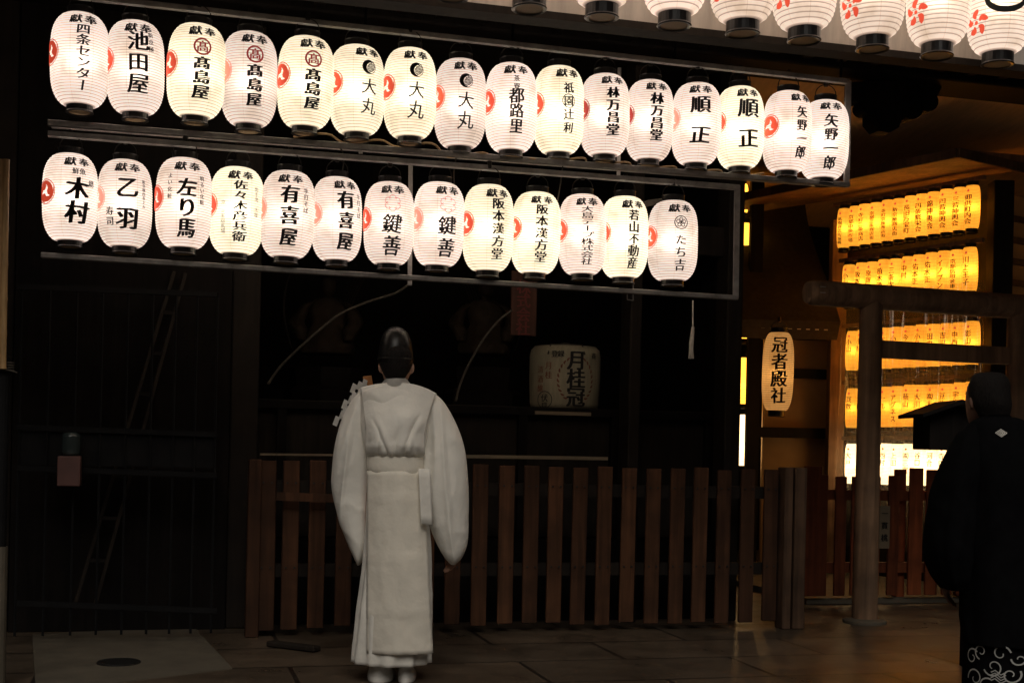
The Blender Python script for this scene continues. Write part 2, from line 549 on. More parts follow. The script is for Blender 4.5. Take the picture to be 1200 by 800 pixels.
fbox(bm, U(300, 480, 9.0), U(843, 480, 9.0), -0.12, 1.2, 0.552, Z(660, 478, 9.0), 9.0)
bevel(bm, 0.01); build('altar_counter', bm, M['wood_dark'], hall)
bm = bmesh.new()                      # slim framing on the counter front
zt = Z(660, 478, 9.0)
for px in (330, 470, 612, 720, 830):
    u = U(px, 500, 8.85); fbox(bm, u - 0.03, u + 0.03, -0.03, 0.03, 0.56, zt - 0.02, 8.85)
fbox(bm, U(300, 500, 8.85), U(843, 500, 8.85), -0.04, 0.025, zt - 0.06, zt - 0.01, 8.85)
build('counter_frame', bm, M['wood_black'], hall)
# carved cloud bracket silhouetted under the beam
def carved(bm, outline, d0, y0, y1):
    a = [bm.verts.new(on(x, y, d0) + E2 * y0) for x, y in outline]
    c = [bm.verts.new(v.co + E2 * (y1 - y0)) for v in a]
    n = len(a)
    f1 = bm.faces.new(a[::-1]); f2 = bm.faces.new(c)
    for i in range(n): bm.faces.new((a[i], a[(i + 1) % n], c[(i + 1) % n], c[i]))
    bmesh.ops.recalc_face_normals(bm, faces=bm.faces[:])
    bmesh.ops.triangulate(bm, faces=[f1, f2])
cl = [(1000, 96)]
for cx, cy, r, a0, a1 in ((1007, 112, 8, 200, 60), (1019, 124, 10, 190, 60), (1039, 137, 19, 200, -40), (1069, 127, 13, 120, 10), (1088, 119, 12, 110, -30)):
    s = 7
    for i in range(s):
        a = R(a0 + (a1 - a0) * i / (s - 1)); cl.append((cx + r * math.cos(a), cy + r * math.sin(a)))
cl += [(1103, 104), (1104, 94)]
bm = bmesh.new(); carved(bm, cl, 8.25, 0, 0.12); build('carved_bracket', bm, M['wood_black'], hall)
# the small roof edge with the pale fascia the front lanterns hang before
bm = bmesh.new()
FD = 5.5
zb = Z(860, 39, FD)
fbox(bm, -5.5, 6.0, 0, 0.05, zb, 4.05, FD)
build('fascia', bm, M['board_pale'], hall)
bm = bmesh.new(); fbox(bm, -5.5, 6.0, -0.02, 0.09, zb - 0.035, zb - 0.002, FD); build('fascia_edge', bm, M['wood_dark'], hall)
bm = bmesh.new()
for k in range(46):
    u = -5.4 + k * 0.25
    fbox(bm, u, u + 0.07, 0.1, 2.55, 3.83, 3.945, 5.55)
build('rafter_row', bm, M['wood_black'], hall)

# ceiling over the side yard and small shrine behind (right)
side = empty('side_shrine', at(930, 560, 12.6)); side.location.z = 0
tag(side, 'small ochre-walled shrine with dark bark roof behind the hanging oval lantern', 'shrine')
bm = bmesh.new()
a, c = at(892, 600, 12.6), at(990, 600, 12.6)
bar(bm, (a.x, a.y + 0.05, 1.3), (c.x, c.y + 0.05, 1.3), 0.06, 2.6, Vector((0, 0, 1))); build('wall', bm, M['plaster'], side)
for y in (437, 506, 391):
    bm = bmesh.new(); p, q = at(884 if y != 437 else 922, y, 12.5), at(978, y + 2, 12.5); bar(bm, p, q, 0.09, 0.10 if y != 437 else 0.09); build('rail', bm, M['wood_dark'], side)
for px, wd in ((880, 0.11), (976, 0.12)):
    bm = bmesh.new(); p = at(px, 560, 12.45); bar(bm, (p.x, p.y, 0), (p.x, p.y, 3.85 if px < 900 else 2.75), wd, 0.12, Vector((1, 0, 0))); build('post', bm, M['wood_dark'], side)
bm = bmesh.new()
P = [at(872, 372, 11.9), at(992, 379, 11.9), at(958, 300, 12.6), at(945, 228, 13.6), at(860, 224, 13.6)]
# curved bark roof, 20 cm thick
rows = []
for t in range(9):
    f = t / 8
    y = 11.9 + 1.7 * f
    py = 374 - 150 * (f ** 0.8)
    l = at(868, py, y); r = at(985 - 42 * math.sin(f * 1.57), py + 3, y)
    rows.append([l, l.lerp(r, 0.5), r])
top = [[bm.verts.new(p) for p in r] for r in rows]
bot = [[bm.verts.new(p + Vector((0, 0.12, -0.16))) for p in r] for r in rows]
for A, s in ((top, 1), (bot, -1)):
    for i in range(8):
        for j in range(2):
            q = (A[i][j], A[i][j + 1], A[i + 1][j + 1], A[i + 1][j]); bm.faces.new(q if s > 0 else q[::-1])
for i in range(8):
    bm.faces.new((top[i][0], top[i + 1][0], bot[i + 1][0], bot[i][0])); bm.faces.new((top[i][2], bot[i][2], bot[i + 1][2], top[i + 1][2]))
for j in range(2):
    bm.faces.new((top[0][j], bot[0][j], bot[0][j + 1], top[0][j + 1])); bm.faces.new((top[8][j], top[8][j + 1], bot[8][j + 1], bot[8][j]))
build('roof', bm, M['gravel'], side)
for k in range(9):
    bm = bmesh.new(); p = at(884 + k * 10.5, 382 + k * 0.4, 11.95); bar(bm, p, p + Vector((0, 0.5, 0.1)), 0.035, 0.03); build('rafter_end', bm, M['white_tie'], side)

# far dark backdrop wall, added to block the world light
bm = bmesh.new(); fbox(bm, -12, 14, 0, 0.2, 0, 6.5, 14.5)
tag(build('backdrop_wall', bm, M['wood_black']), 'tall dark backdrop wall added far behind everything to block the world light', 'wall')

# lantern house at the right: corner post, eaves, right wall
WD = Vector((0.566, -0.824, 0)); WN = Vector((-0.824, -0.566, 0))      # along its lantern side (towards us), outward
WA = at(1065, 380, 11.5); WA = Vector((WA.x, WA.y, 0))


def onW(px, py, off=0.0):            # pixel onto the lantern side plane, off outward
    r = ray(px, py); o = WA + WN * off
    t = (o - CP).dot(WN) / r.dot(WN)
    return CP + r * t


lh = empty('lantern_house', WA)
tag(lh, 'small timber building at right whose side carries the rows of yellow lanterns', 'building')
cp = onW(1167, 500, -0.05)
WR = Vector((0.824, 0.566, 0))
bm = bmesh.new(); bar(bm, (cp.x, cp.y, 0), (cp.x, cp.y, 3.5), 0.17, 0.17, Vector((1, 0, 0))); bevel(bm, 0.01); build('corner_post', bm, M['wood_dark'], lh)
lp = onW(978, 500, -0.05)
bm = bmesh.new(); bar(bm, (lp.x, lp.y, 0), (lp.x, lp.y, 3.4), 0.14, 0.14, Vector((1, 0, 0))); build('end_post', bm, M['wood_torii'], lh)
bm = bmesh.new(); a = lp - WN * 0.12; c = cp - WN * 0.12
bar(bm, (a.x, a.y, 1.7), (c.x, c.y, 1.7), 0.03, 3.4); build('lantern_wall', bm, M['wood_dark'], lh)
bm = bmesh.new(); a = cp + WR * 0.1; c = cp + WR * 2.5
bar(bm, (a.x, a.y, 1.7), (c.x, c.y, 1.7), 0.04, 3.4); build('side_wall', bm, M['plaster'], lh)
bm = bmesh.new()
for k in range(11):
    z = 1.4 + k * 0.18; o = Vector((0.566, -0.824, 0)) * 0.04
    bar(bm, (a.x + o.x, a.y + o.y, z), (c.x + o.x, c.y + o.y, z), 0.03, 0.05)
build('batten_row', bm, M['wood_grey'], lh)
# eaves: soffit with rafters, fascia lines meeting at the corner
zE = 3.32
ec = at(1122, 184, 10.0); ec.z = Z(1, 1, 1) * 0 + (CP + ray(1122, 184) * 10.0).z
el = onW(960, 240, 0.62)
d_l = (Vector((el.x, el.y, 0)) - Vector((ec.x, ec.y, 0)))
def thick(bm, pts, th):
    n = len(pts); a = [bm.verts.new(p) for p in pts]; c = [bm.verts.new(p + Vector((0, 0, th))) for p in pts]
    bm.faces.new(a[::-1]); bm.faces.new(c)
    for i in range(n): bm.faces.new((a[i], a[(i + 1) % n], c[(i + 1) % n], c[i]))
    bmesh.ops.recalc_face_normals(bm, faces=bm.faces[:])
eL = ec - WD * 3.1
eR = ec + WR * 2.8
bm = bmesh.new()
thick(bm, [ec, eR, eR - WN * 1.3 + Vector((0, 0, 0.12)), ec - WN * 1.0 + WR * 0.3 + Vector((0, 0, 0.12)), eL - WN * 1.0 + Vector((0, 0, 0.12)), eL], 0.06)
build('eaves', bm, M['wood_torii'], lh)
bm = bmesh.new(); bar(bm, eL + Vector((0, 0, 0.03)) + WN * 0.012, ec + Vector((0, 0, 0.03)) + WN * 0.012, 0.02, 0.075); bar(bm, ec + WD * 0.012 + Vector((0, 0, 0.03)), eR + WD * 0.012 + Vector((0, 0, 0.03)), 0.02, 0.075); build('eaves_edge', bm, M['wood_grey'], lh)
# yard ceiling: board soffit seen past the beam, takes the glow of the lanterns; far part lengthened to shade the backdrop
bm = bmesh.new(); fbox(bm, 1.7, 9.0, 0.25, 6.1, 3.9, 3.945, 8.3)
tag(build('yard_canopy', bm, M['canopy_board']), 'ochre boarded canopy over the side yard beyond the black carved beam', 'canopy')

# ================================================================== LETTERING
_g = {}


def glyph(ch, bold=0.014, cuts=5):
    key = (ch, cuts)
    if key in _g: return _g[key]
    c = bpy.data.curves.new('glyph', 'FONT')
    c.body = ch; c.resolution_u = 3
    o = bpy.data.objects.new('glyph', c)
    COL.objects.link(o)
    dg = bpy.context.evaluated_depsgraph_get()
    me = bpy.data.meshes.new_from_object(o.evaluated_get(dg))
    b = bmesh.new(); b.from_mesh(me)
    for i in range(1, cuts):
        x = i / cuts
        bmesh.ops.bisect_plane(b, geom=b.verts[:] + b.edges[:] + b.faces[:], plane_co=(x, 0, 0), plane_no=(1, 0, 0))
    if cuts:
        for i in range(1, 3):
            bmesh.ops.bisect_plane(b, geom=b.verts[:] + b.edges[:] + b.faces[:], plane_co=(0, -0.1 + i / 3, 0), plane_no=(0, 1, 0))
    b.verts.index_update()
    vs = [(v.co.x - 0.5, v.co.y - 0.38) for v in b.verts]
    fs = [[v.index for v in f.verts] for f in b.faces]
    b.free()
    bpy.data.objects.remove(o); bpy.data.curves.remove(c); bpy.data.meshes.remove(me)
    _g[key] = (vs, fs)
    return vs, fs


class Flat:
    """a flat drawing (x right, y up, metres) to be wrapped on a lantern or laid on a board"""
    def __init__(s): s.v = []; s.f = []
    def text(s, string, x, y, size, step=None, wide=1.0, horizontal=False, bold=0.014, cuts=5, jit=0.0):
        step = step or size * 1.02
        for i, ch in enumerate(string):
            if ch == ' ': continue
            rot = ch in 'ー'
            vs, fs = glyph(ch, bold, cuts)
            n = len(s.v)
            cx = x + (i * step if horizontal else 0); cy = y - (0 if horizontal else i * step)
            a = random.uniform(-jit, jit); ca, sa = math.cos(a), math.sin(a)
            gs = 1 + random.uniform(-1, 1) * min(0.06, jit); sk = random.uniform(0.0, 0.06) if jit else 0
            nib = max(1, min(7, int(round(bold / 0.0055)))) if size > 0.03 else (2 if bold > 0.015 else 1)
            for c_ in range(nib):                      # broad-nib brush: the stroke swept a little along a slant
                q_ = (c_ / (nib - 1) - 0.5) if nib > 1 else 0
                dx, dy = q_ * bold * 2.6, q_ * bold * 1.1 * (1 if c_ % 2 else 0.2)
                n = len(s.v)
                for u, v in vs:
                    if rot: u, v = -v * 1.0, u
                    wob = 0.012 * math.sin(u * 9 + i)
                    u, v = u * gs + sk * v, v * gs + sk * 0.7 * u
                    u2, v2 = u * ca - v * sa, v * ca + u * sa + wob * (1 if jit else 0)
                    s.v.append((cx + (u2 + dx) * size * wide, cy + (v2 + dy) * size, c_ * 0.00025))
                s.f += [[q + n for q in f] for f in fs]
        return s
    def ring(s, x, y, r0, r1, n=28, a0=0, a1=360):
        b = len(s.v)
        for k in range(n + 1):
            a = R(a0 + (a1 - a0) * k / n)
            s.v.append((x + r0 * math.cos(a), y + r0 * math.sin(a))); s.v.append((x + r1 * math.cos(a), y + r1 * math.sin(a)))
        for k in range(n): s.f.append([b + 2 * k, b + 2 * k + 1, b + 2 * k + 3, b + 2 * k + 2])
        return s
    def stroke(s, pts, ws):
        if isinstance(ws, (list, tuple)) and 3 <= len(pts) < 10:
            P_, W_ = [], []
            for i in range(len(pts) - 1):
                q = [pts[max(i - 1, 0)], pts[i], pts[i + 1], pts[min(i + 2, len(pts) - 1)]]
                qw = [ws[max(i - 1, 0)], ws[i], ws[i + 1], ws[min(i + 2, len(ws) - 1)]]
                for k in range(5):
                    P_.append((crom(q[0][0], q[1][0], q[2][0], q[3][0], k / 5), crom(q[0][1], q[1][1], q[2][1], q[3][1], k / 5))); W_.append(max(.0005, crom(*qw, k / 5)))
            P_.append(pts[-1]); W_.append(ws[-1]); pts, ws = P_, W_
        b = len(s.v)
        for i, (x, y) in enumerate(pts):
            x0, y0 = pts[max(i - 1, 0)]; x1, y1 = pts[min(i + 1, len(pts) - 1)]
            L = math.hypot(x1 - x0, y1 - y0) or 1
            nx, ny = -(y1 - y0) / L, (x1 - x0) / L
            w = ws[i] if isinstance(ws, (list, tuple)) else ws
            s.v.append((x + nx * w, y + ny * w)); s.v.append((x - nx * w, y - ny * w))
        for i in range(len(pts) - 1): s.f.append([b + 2 * i + 1, b + 2 * i + 3, b + 2 * i + 2, b + 2 * i])
        return s
    def disc(s, x, y, r, n=20):
        return s.ring(x, y, r * 0.02, r, n)
    def mesh(s, fn, name):
        me = bpy.data.meshes.new(name)
        me.from_pydata([fn(*v) for v in s.v], [], s.f)
        me.validate()
        return me


def tomoe(fl, x, y, r):
    """three-comma swirl: red commas parted by thin paper lines, in a round"""
    for k in range(3):
        a0 = 120 * k
        pts, ws = [], []
        for i in range(17):
            t = i / 16
            a = R(a0 + 150 * t)
            rad = r * (0.50 + 0.40 * t)
            pts.append((x + rad * math.cos(a), y + rad * math.sin(a)))
            ws.append(r * 0.27 * (1 - t ** 1.3) ** 0.9 * (min(1, 0.55 + t * 4)))
        fl.stroke(pts, ws)
        fl.ring(x + r * 0.49 * math.cos(R(a0)), y + r * 0.49 * math.sin(R(a0)), 0.001, r * 0.31, 18)
    fl.ring(x, y, r * 0.93, r, 36)
    return fl


# ================================================================== LANTERNS
def prof(t, Rm, rc, H):
    """radius at t in 0..1 (bottom..top)"""
    s = abs(2 * t - 1)
    return rc + (Rm - rc) * (1 - s ** 3.6) ** 0.62


def shade_mesh(name, Rm, rc, H, ribs, n, amp):
    b = bmesh.new()
    steps = ribs * 3
    P = []
    for i in range(steps + 1):
        t = i / steps
        r = prof(t, Rm, rc, H)
        if i % 3 == 0: r += 0.0
        else: r -= amp
        P.append((r, t * H))
    lathe(b, P, n, caps=False)
    for f in b.faces: f.smooth = True
    me = bpy.data.meshes.new(name); b.to_mesh(me); b.free()
    return me


def ring_mesh(name, r, z0, z1, n=28, lip=0.004, plate=False):
    b = bmesh.new()
    lathe(b, [(r - 0.012, z0 + 0.003), (r, z0), (r + lip, z0 + 0.004), (r, z0 + 0.01), (r, z1 - 0.006), (r + 0.002, z1), (r - 0.012, z1)], n, caps=False)
    for f in b.faces: f.smooth = False
    me = bpy.data.meshes.new(name); b.to_mesh(me); b.free()
    return me


LH, LR = 0.44, 0.138
WHITE = dict(H=LH, R=LR, rc=0.064, shade=shade_mesh('paper_shade', LR, 0.064, LH, 34, 44, 0.0018),
             top=ring_mesh('top_cap', 0.062, LH - 0.006, LH + 0.034), bot=ring_mesh('bottom_cap', 0.062, -0.034, 0.006))
BIG = dict(H=LH, R=0.142, rc=0.070, shade=shade_mesh('paper_shade', 0.142, 0.070, LH, 24, 48, 0.0035),
           top=ring_mesh('top_cap', 0.070, LH - 0.006, LH + 0.05), bot=ring_mesh('bottom_cap', 0.070, -0.052, 0.006))
SLIM = dict(H=0.375, R=0.067, rc=0.056, shade=shade_mesh('paper_shade', 0.067, 0.048, 0.375, 18, 24, 0.001),
            top=ring_mesh('top_cap', 0.050, 0.370, 0.405, 16), bot=ring_mesh('bottom_cap', 0.050, -0.035, 0.005, 16))
OVAL = dict(H=0.64, R=0.132, rc=0.075, shade=shade_mesh('paper_shade', 0.132, 0.075, 0.64, 42, 36, 0.0015),
            top=ring_mesh('top_cap', 0.07, 0.634, 0.68), bot=ring_mesh('bottom_cap', 0.07, -0.05, 0.006))


def base_disc(r, z, name='base_plate'):
    b = bmesh.new(); lathe(b, [(r, z), (r, z + 0.006)], 24)
    me = bpy.data.meshes.new(name); b.to_mesh(me); b.free(); return me


BIG['disc'] = base_disc(0.063, -0.046)
WHITE['disc'] = base_disc(0.055, -0.028)


def handle_mesh(H, r, top):
    b = bmesh.new()
    pts = [(-r, 0, H + 0.01)] + [(r * -math.cos(3.14159 * i / 10) * 1.0, 0, H + 0.045 + (top - 0.045) * math.sin(3.14159 * i / 10)) for i in range(11)] + [(r, 0, H + 0.01)]
    tube(b, pts, 0.0028, 6)
    lathe(b, [(0.012, H + top - 0.01), (0.014, H + top), (0.012, H + top + 0.03)], 10)
    me = bpy.data.meshes.new('handle'); b.to_mesh(me); b.free(); return me


WHITE['handle'] = handle_mesh(LH, 0.058, 0.10)
BIG['handle'] = handle_mesh(LH, 0.066, 0.12)
OVAL['handle'] = handle_mesh(0.64, 0.066, 0.1)
bulbs = {}


def bulb_data(kind, watts, col):
    if kind not in bulbs:
        l = bpy.data.lights.new('bulb', 'POINT'); l.energy = watts; l.color = col; l.shadow_soft_size = 0.03
        bulbs[kind] = l
    return bulbs[kind]


def wrap(K, a0, off=0.0028):
    """flat drawing -> lantern surface; a0 is the compass angle of the drawing's middle (0 = towards -y), y measured from the lantern's middle"""
    def f(x, y, d=0.0):
        t = min(max((y + K['H'] / 2) / K['H'], 0.02), 0.98)
        r = prof(t, K['R'], K['rc'], K['H']) + off + d
        a = a0 + x / K['R']
        return (r * math.sin(a), -r * math.cos(a), t * K['H'])
    return f


def lantern(K, pos, paper_mat, label, group, bulb, drawings, scale=1.0, rz=0.0, handle=True, name='paper_lantern'):
    root = empty(name, pos, rz)
    tag(root, label, 'lantern', group)
    root.rotation_euler.x = random.uniform(-0.02, 0.02); root.rotation_euler.y = random.uniform(-0.02, 0.02)
    wob = (scale * random.uniform(.975, 1.015), scale * random.uniform(.975, 1.015), scale * random.uniform(.985, 1.015))
    def part(n, me, m):
        o = bpy.data.objects.new(n, me); COL.objects.link(o); o.parent = root
        o.scale = wob
        if len(me.materials) == 0: me.materials.append(m)
        return o
    sh = part('paper_shade', K['shade'] if K['shade'].materials and K['shade'].materials[0] == paper_mat or not K['shade'].materials else K.setdefault('sh_' + paper_mat.name, K['shade'].copy()), paper_mat)
    if sh.data.materials[0] != paper_mat: sh.data.materials[0] = paper_mat
    part('top_cap', K['top'], M['lacquer']); bc = part('bottom_cap', K['bot'], M['lacquer'])
    if 'disc' in K:
        d = bpy.data.objects.new('base_plate', K['disc']); COL.objects.link(d); d.parent = bc
        if not K['disc'].materials: K['disc'].materials.append(M['cap_base'])
    if handle and 'handle' in K: part('handle', K['handle'], M['wire'])
    for nm, fl, mm, ang, off in drawings:
        part(nm, fl.mesh(wrap(K, ang, off), nm), mm)
    if bulb:
        l = bpy.data.objects.new('bulb', bulb); COL.objects.link(l); l.parent = root
        l.location = (0, 0, K['H'] * 0.5)
    return root


HEAD = [('獻奉', None)]


def header():
    return Flat().text('獻奉', -0.036, 0.166, 0.047, step=0.076, horizontal=True, bold=0.036, wide=1.4, jit=0.08)


def side(*a, **k):
    return ('side_lettering', Flat().text(*a, **k), M['ink'], 0, 0.0029)


def base_text(main, sub=None, top=0.105, size=0.07, step=None, wide=1.0, bold=0.016):
    f = Flat()
    if main: f.text(main, 0, top, size, step, wide, bold=min(0.042, bold * 1.55), jit=0.07)
    return f


def moon(f):
    cx, cy, r = 0.0, 0.088, 0.036
    f.ring(cx, cy, r * 0.92, r, 24)
    pts = []
    n = 14                                            # solid crescent left, striped disc right
    b = len(f.v)
    for i in range(n + 1):
        a = R(75 + 210 * i / n)
        f.v.append((cx + r * math.cos(a), cy + r * math.sin(a)))
        f.v.append((cx + r * 0.32 + r * 0.72 * math.cos(a), cy - r * 0.12 + r * 0.75 * math.sin(a)))
    for i in range(n): f.f.append([b + 2 * i, b + 2 * i + 2, b + 2 * i + 3, b + 2 * i + 1])
    for i in range(7):
        yy = -0.75 + i * 0.25
        w = math.sqrt(max(0, 1 - yy * yy)) * 0.72
        f.stroke([(cx + r * (0.3 - w * 0.9), cy + r * (yy * 0.75 - 0.28)), (cx + r * (0.3 + w * 0.85), cy + r * (yy * 0.75 + 0.2))], r * 0.055)
    return f


def flower(x, y, r):
    f = Flat()
    for k in range(6):
        a = 60 * k + 30
        f.ring(x + r * 0.62 * math.cos(R(a)), y + r * 0.62 * math.sin(R(a)), r * 0.40, r * 0.46, 10, a - 110, a + 110)
    return f


ROW1 = [  # cx, top, bottom, text x, tone
    (94.5, 17, 125, 98, 'w'), (159.5, 25, 132, 163, 'w'), (229.5, 31, 138, 235, 'c'), (292.5, 40, 146, 299, 'w'), (358, 46, 150, 366, 'c'),
    (420, 53, 156, 434, 'c'), (481, 60, 162, 489, 'c'), (541, 72, 172, 548, 'w'), (599.5, 78, 178, 606, 'w'), (657, 80, 179, 669, 'c'),
    (709, 89, 183, 719, 'w'), (763, 95, 187, 772, 'w'), (816, 100, 193, 821, 'w'), (870, 103, 196, 881, 'c'), (922, 109, 202, 939, 'w'), (968, 117, 209, 976, 'w')]
ROW2 = [
    (83, 181, 283, 91, 'w'), (146.5, 187, 289, 150, 'w'), (215.5, 188, 291, 219, 'w'), (277, 196, 297, 281, 'c'), (336, 202, 302, 338, 'w'),
    (396, 209, 305, 407, 'w'), (456, 214, 310, 460, 'w'), (514.5, 213, 311, 525, 'w'), (572, 220, 318, 584, 'c'), (629, 225, 320, 636, 'c'),
    (683, 230, 322, 689, 'w'), (733.5, 232, 325, 745, 'c'), (788.5, 236, 329, 798, 'w')]
S = {}


def dr1(i):
    f = None; ex = []
    if i == 0:
        f = base_text('四条センター', top=0.115, size=0.055, step=0.053, wide=1.25)
    elif i == 1:
        f = base_text('池田屋', top=0.1, size=0.098, step=0.101, wide=1.05); ex.append(side('新京極', 0.062, 0.135, 0.028, 0.034, bold=.02))
    elif i in (2, 3, 4):
        f = base_text('髙島屋', top=0.010, size=0.066, step=0.067, wide=1.25, bold=0.03)
        e = Flat().ring(0, 0.088, 0.033, 0.042, 30); e.text('髙', 0, 0.088, 0.056, bold=0.03); ex.append(('emblem', e, M['dark_red'], 0, 0.0034))
    elif i in (5, 6, 7):
        f = base_text('大丸', top=-0.01, size=0.088, step=0.098, bold=0.006); ex.append(('emblem', moon(Flat()), M['ink'], 0, 0.0029))
    elif i == 8:
        f = base_text('都路里', top=0.03, size=0.080, step=0.075); ex.append(side('茶寮', 0, 0.118, 0.034, 0.042, bold=.02))
    elif i == 9:
        f = base_text('祇園辻利', top=0.088, size=0.058, step=0.067); f.ring(0, 0.021, 0.032, 0.036, 24)
    elif i in (10, 11):
        f = base_text('林万昌堂', top=0.095, size=0.066, step=0.067, wide=1.15, bold=0.028)
    elif i in (12, 13):
        f = base_text('順正', top=0.08, size=0.105, step=0.165, wide=1.15, bold=0.017)
    else:
        f = base_text('矢野一郎', top=0.085 if i == 14 else 0.08, size=0.07 if i == 14 else 0.08, step=0.073 if i == 14 else 0.078, bold=0.02)
    return f, ex


def dr2(i):
    ex = []
    if i == 0:
        f = base_text('木村', top=0.03, size=0.115, step=0.12, bold=0.026); ex.append(side('鮮魚', -0.01, 0.115, 0.034, 0.036, horizontal=True, bold=.02)); ex.append(side('錺', 0.075, 0.06, 0.036, bold=.02))
    elif i == 1:
        f = base_text('乙羽', top=0.062, size=0.115, step=0.155, bold=0.022); ex.append(side('寿司', -0.09, -0.06, 0.045, 0.05, bold=0.03)); ex.append(side('新京極四条上ル', 0.085, 0.1, 0.02, 0.021, bold=.02))
    elif i == 2:
        f = base_text('左り馬', top=0.06, size=0.1, step=0.098, bold=0.022); ex.append(side('明るい化粧', 0.075, 0.11, 0.026, 0.029, bold=.02)); ex.append(side('よい化粧', -0.085, 0.115, 0.026, 0.034, bold=.02))
    elif i == 3:
        f = base_text('佐々木彦兵衛', top=0.113, size=0.051, step=0.052, wide=1.45, bold=0.018)
    elif i in (4, 5):
        f = base_text('有喜屋', top=0.085, size=0.095, step=0.108, bold=0.026)
        ex.append(side('手打そば', 0.085, 0.11, 0.03, 0.033, bold=.02))
    elif i in (6, 7):
        f = base_text('鍵善', top=-0.02, size=0.105, step=0.115, bold=0.014); ex.append(('emblem', flower(0, 0.09, 0.042), M['pink'], 0, 0.003))
    elif i in (8, 9):
        f = base_text('阪本漢方堂', top=0.112, size=0.061, step=0.064, wide=1.2, bold=0.018)
    elif i == 10:
        f = base_text('大島テープ株式会社', top=0.122, size=0.036, step=0.0355, wide=2.0, bold=0.012)
    elif i == 11:
        f = base_text('若山不動産', top=0.105, size=0.066, step=0.064, bold=0.02)
    else:
        f = base_text('たち吉', top=-0.01, size=0.062, step=0.068, wide=1.1, bold=0.014)
        e = Flat().ring(0, 0.085, 0.033, 0.038, 26)
        for k in range(5):
            a = R(90 + 72 * k); e.ring(0.018 * math.cos(a), 0.085 + 0.018 * math.sin(a), 0.007, 0.011, 10)
        e.disc(0, 0.085, 0.007, 10); ex.append(('emblem', e, M['ink'], 0, 0.0029))
    if i == 3:
        ex.append(('side_lettering', Flat().text('御手洗 木履', 0.085, 0.1, 0.026, 0.026), M['ink_grey'], 0, 0.003))
        ex.append(('side_lettering', Flat().text('京 三条柳馬場', -0.085, 0.02, 0.026, 0.024), M['ink_grey'], 0, 0.003))
    return f, ex


L1 = ['first lantern from left of upper rack, six thin brush characters, pinkish white paper',
      'second lantern from left of upper rack, three large thin black characters',
      'cream lantern with red ringed emblem, leftmost of three alike in upper rack',
      'pinkish lantern with red ringed emblem, between the two cream ones alike',
      'cream lantern with red ringed emblem, rightmost of three alike in upper rack',
      'cream lantern with black striped moon emblem, leftmost of three in upper rack',
      'cream lantern with striped moon emblem, middle of three in upper rack',
      'pinkish white lantern with striped moon emblem, rightmost of three in upper rack',
      'pinkish lantern with small faded characters above three bold ones, right of the moon emblems',
      'cream lantern with one ringed character among four, upper rack centre',
      'first of two neighbouring pinkish lanterns with four heavy characters, dark red crest, upper rack',
      'second of two neighbouring pinkish lanterns with four heavy characters, upper rack',
      'pinkish lantern with two sprawling brush characters, left of the cream one alike',
      'cream lantern with two sprawling brush characters in upper rack',
      'second lantern from right end of upper rack, full red crest on its left',
      'last lantern at right end of upper rack, beside the steel upright']
L2 = ['first lantern from left of lower rack, two heavy characters under three small ones',
      'second lantern from left of lower rack, two bold characters, two small at lower left',
      'third lantern from left of lower rack, large characters between two columns of small ones',
      'cream lantern with six black characters crowded in a column, fourth in lower rack',
      'pinkish lantern, fifth in lower rack, left one of two with same three heavy characters',
      'pinkish lantern, sixth in lower rack, right one of two with same three heavy characters',
      'lantern with pink flower outline, left one of two in lower rack',
      'lantern with pink flower outline, right one of two in lower rack',
      'cream lantern with five stacked characters, left one of two alike in lower rack',
      'cream lantern with five stacked characters, right one of two alike in lower rack',
      'pinkish lantern with nine squeezed characters, third from right in lower rack',
      'cream lantern with five heavy characters, second from right in lower rack',
      'last lantern at right of lower rack, black ringed emblem over cursive writing']
RD = 6.9


def place_row(rows, dr, labels, group):
    for i, (cx, ty, by, tx, tone) in enumerate(rows):
        p = on(cx, (ty + by) / 2, RD)
        wpx = 0.62 * (by - ty)
        s = (by - ty) * p.y / FPX / LH
        ang_cam = math.atan2(p.x - 0, -(0 - p.y))            # text angle from the direction to the camera
        tc = -math.atan2(p.x, p.y)                            # compass angle facing the camera
        dx = (tx - cx) * p.y / FPX / s
        a = tc + math.asin(max(-0.9, min(0.9, dx / LR)))
        f, ex = dr(i)
        ink = M['ink']
        dl = [('lettering', f, ink, a, 0.0028), ('header_lettering', header(), ink, a, 0.0028)]
        for nm, e, mm, da, off in ex: dl.append((nm, e, mm, a + da, off))
        cr = tomoe(Flat(), 0, 0.012, 0.064)
        cm = M['red']
        if (group[0] == 'u' and i in (3, 15, 12)) or (group[0] == 'l' and i in (1, 4, 5, 7)): cm = M['pale_red']
        if (group[0] == 'u' and i in (10, 11)): cm = M['dark_red']
        dl.append(('crest', cr, cm, a - (1.40 if dx > 0.04 else 1.24 + (0.04 - dx) * 3.2), 0.003))
        pm = M['paper_cream'] if tone == 'c' else M['paper_white']
        pos = Vector((p.x, p.y, p.z - LH * s / 2)) + E2 * (0.03 * (i % 2))
        lantern(WHITE, pos, pm, labels[i], group, bulb_data('w' + tone, 0.8 if tone == 'w' else 0.95, (1, 0.86, 0.70) if tone == 'w' else (1, 0.93, 0.74)), dl, scale=s)
        S[(group[0], i)] = (pos, s)


place_row(ROW1, dr1, L1, 'upper rack lanterns')
place_row(ROW2, dr2, L2, 'lower rack lanterns')

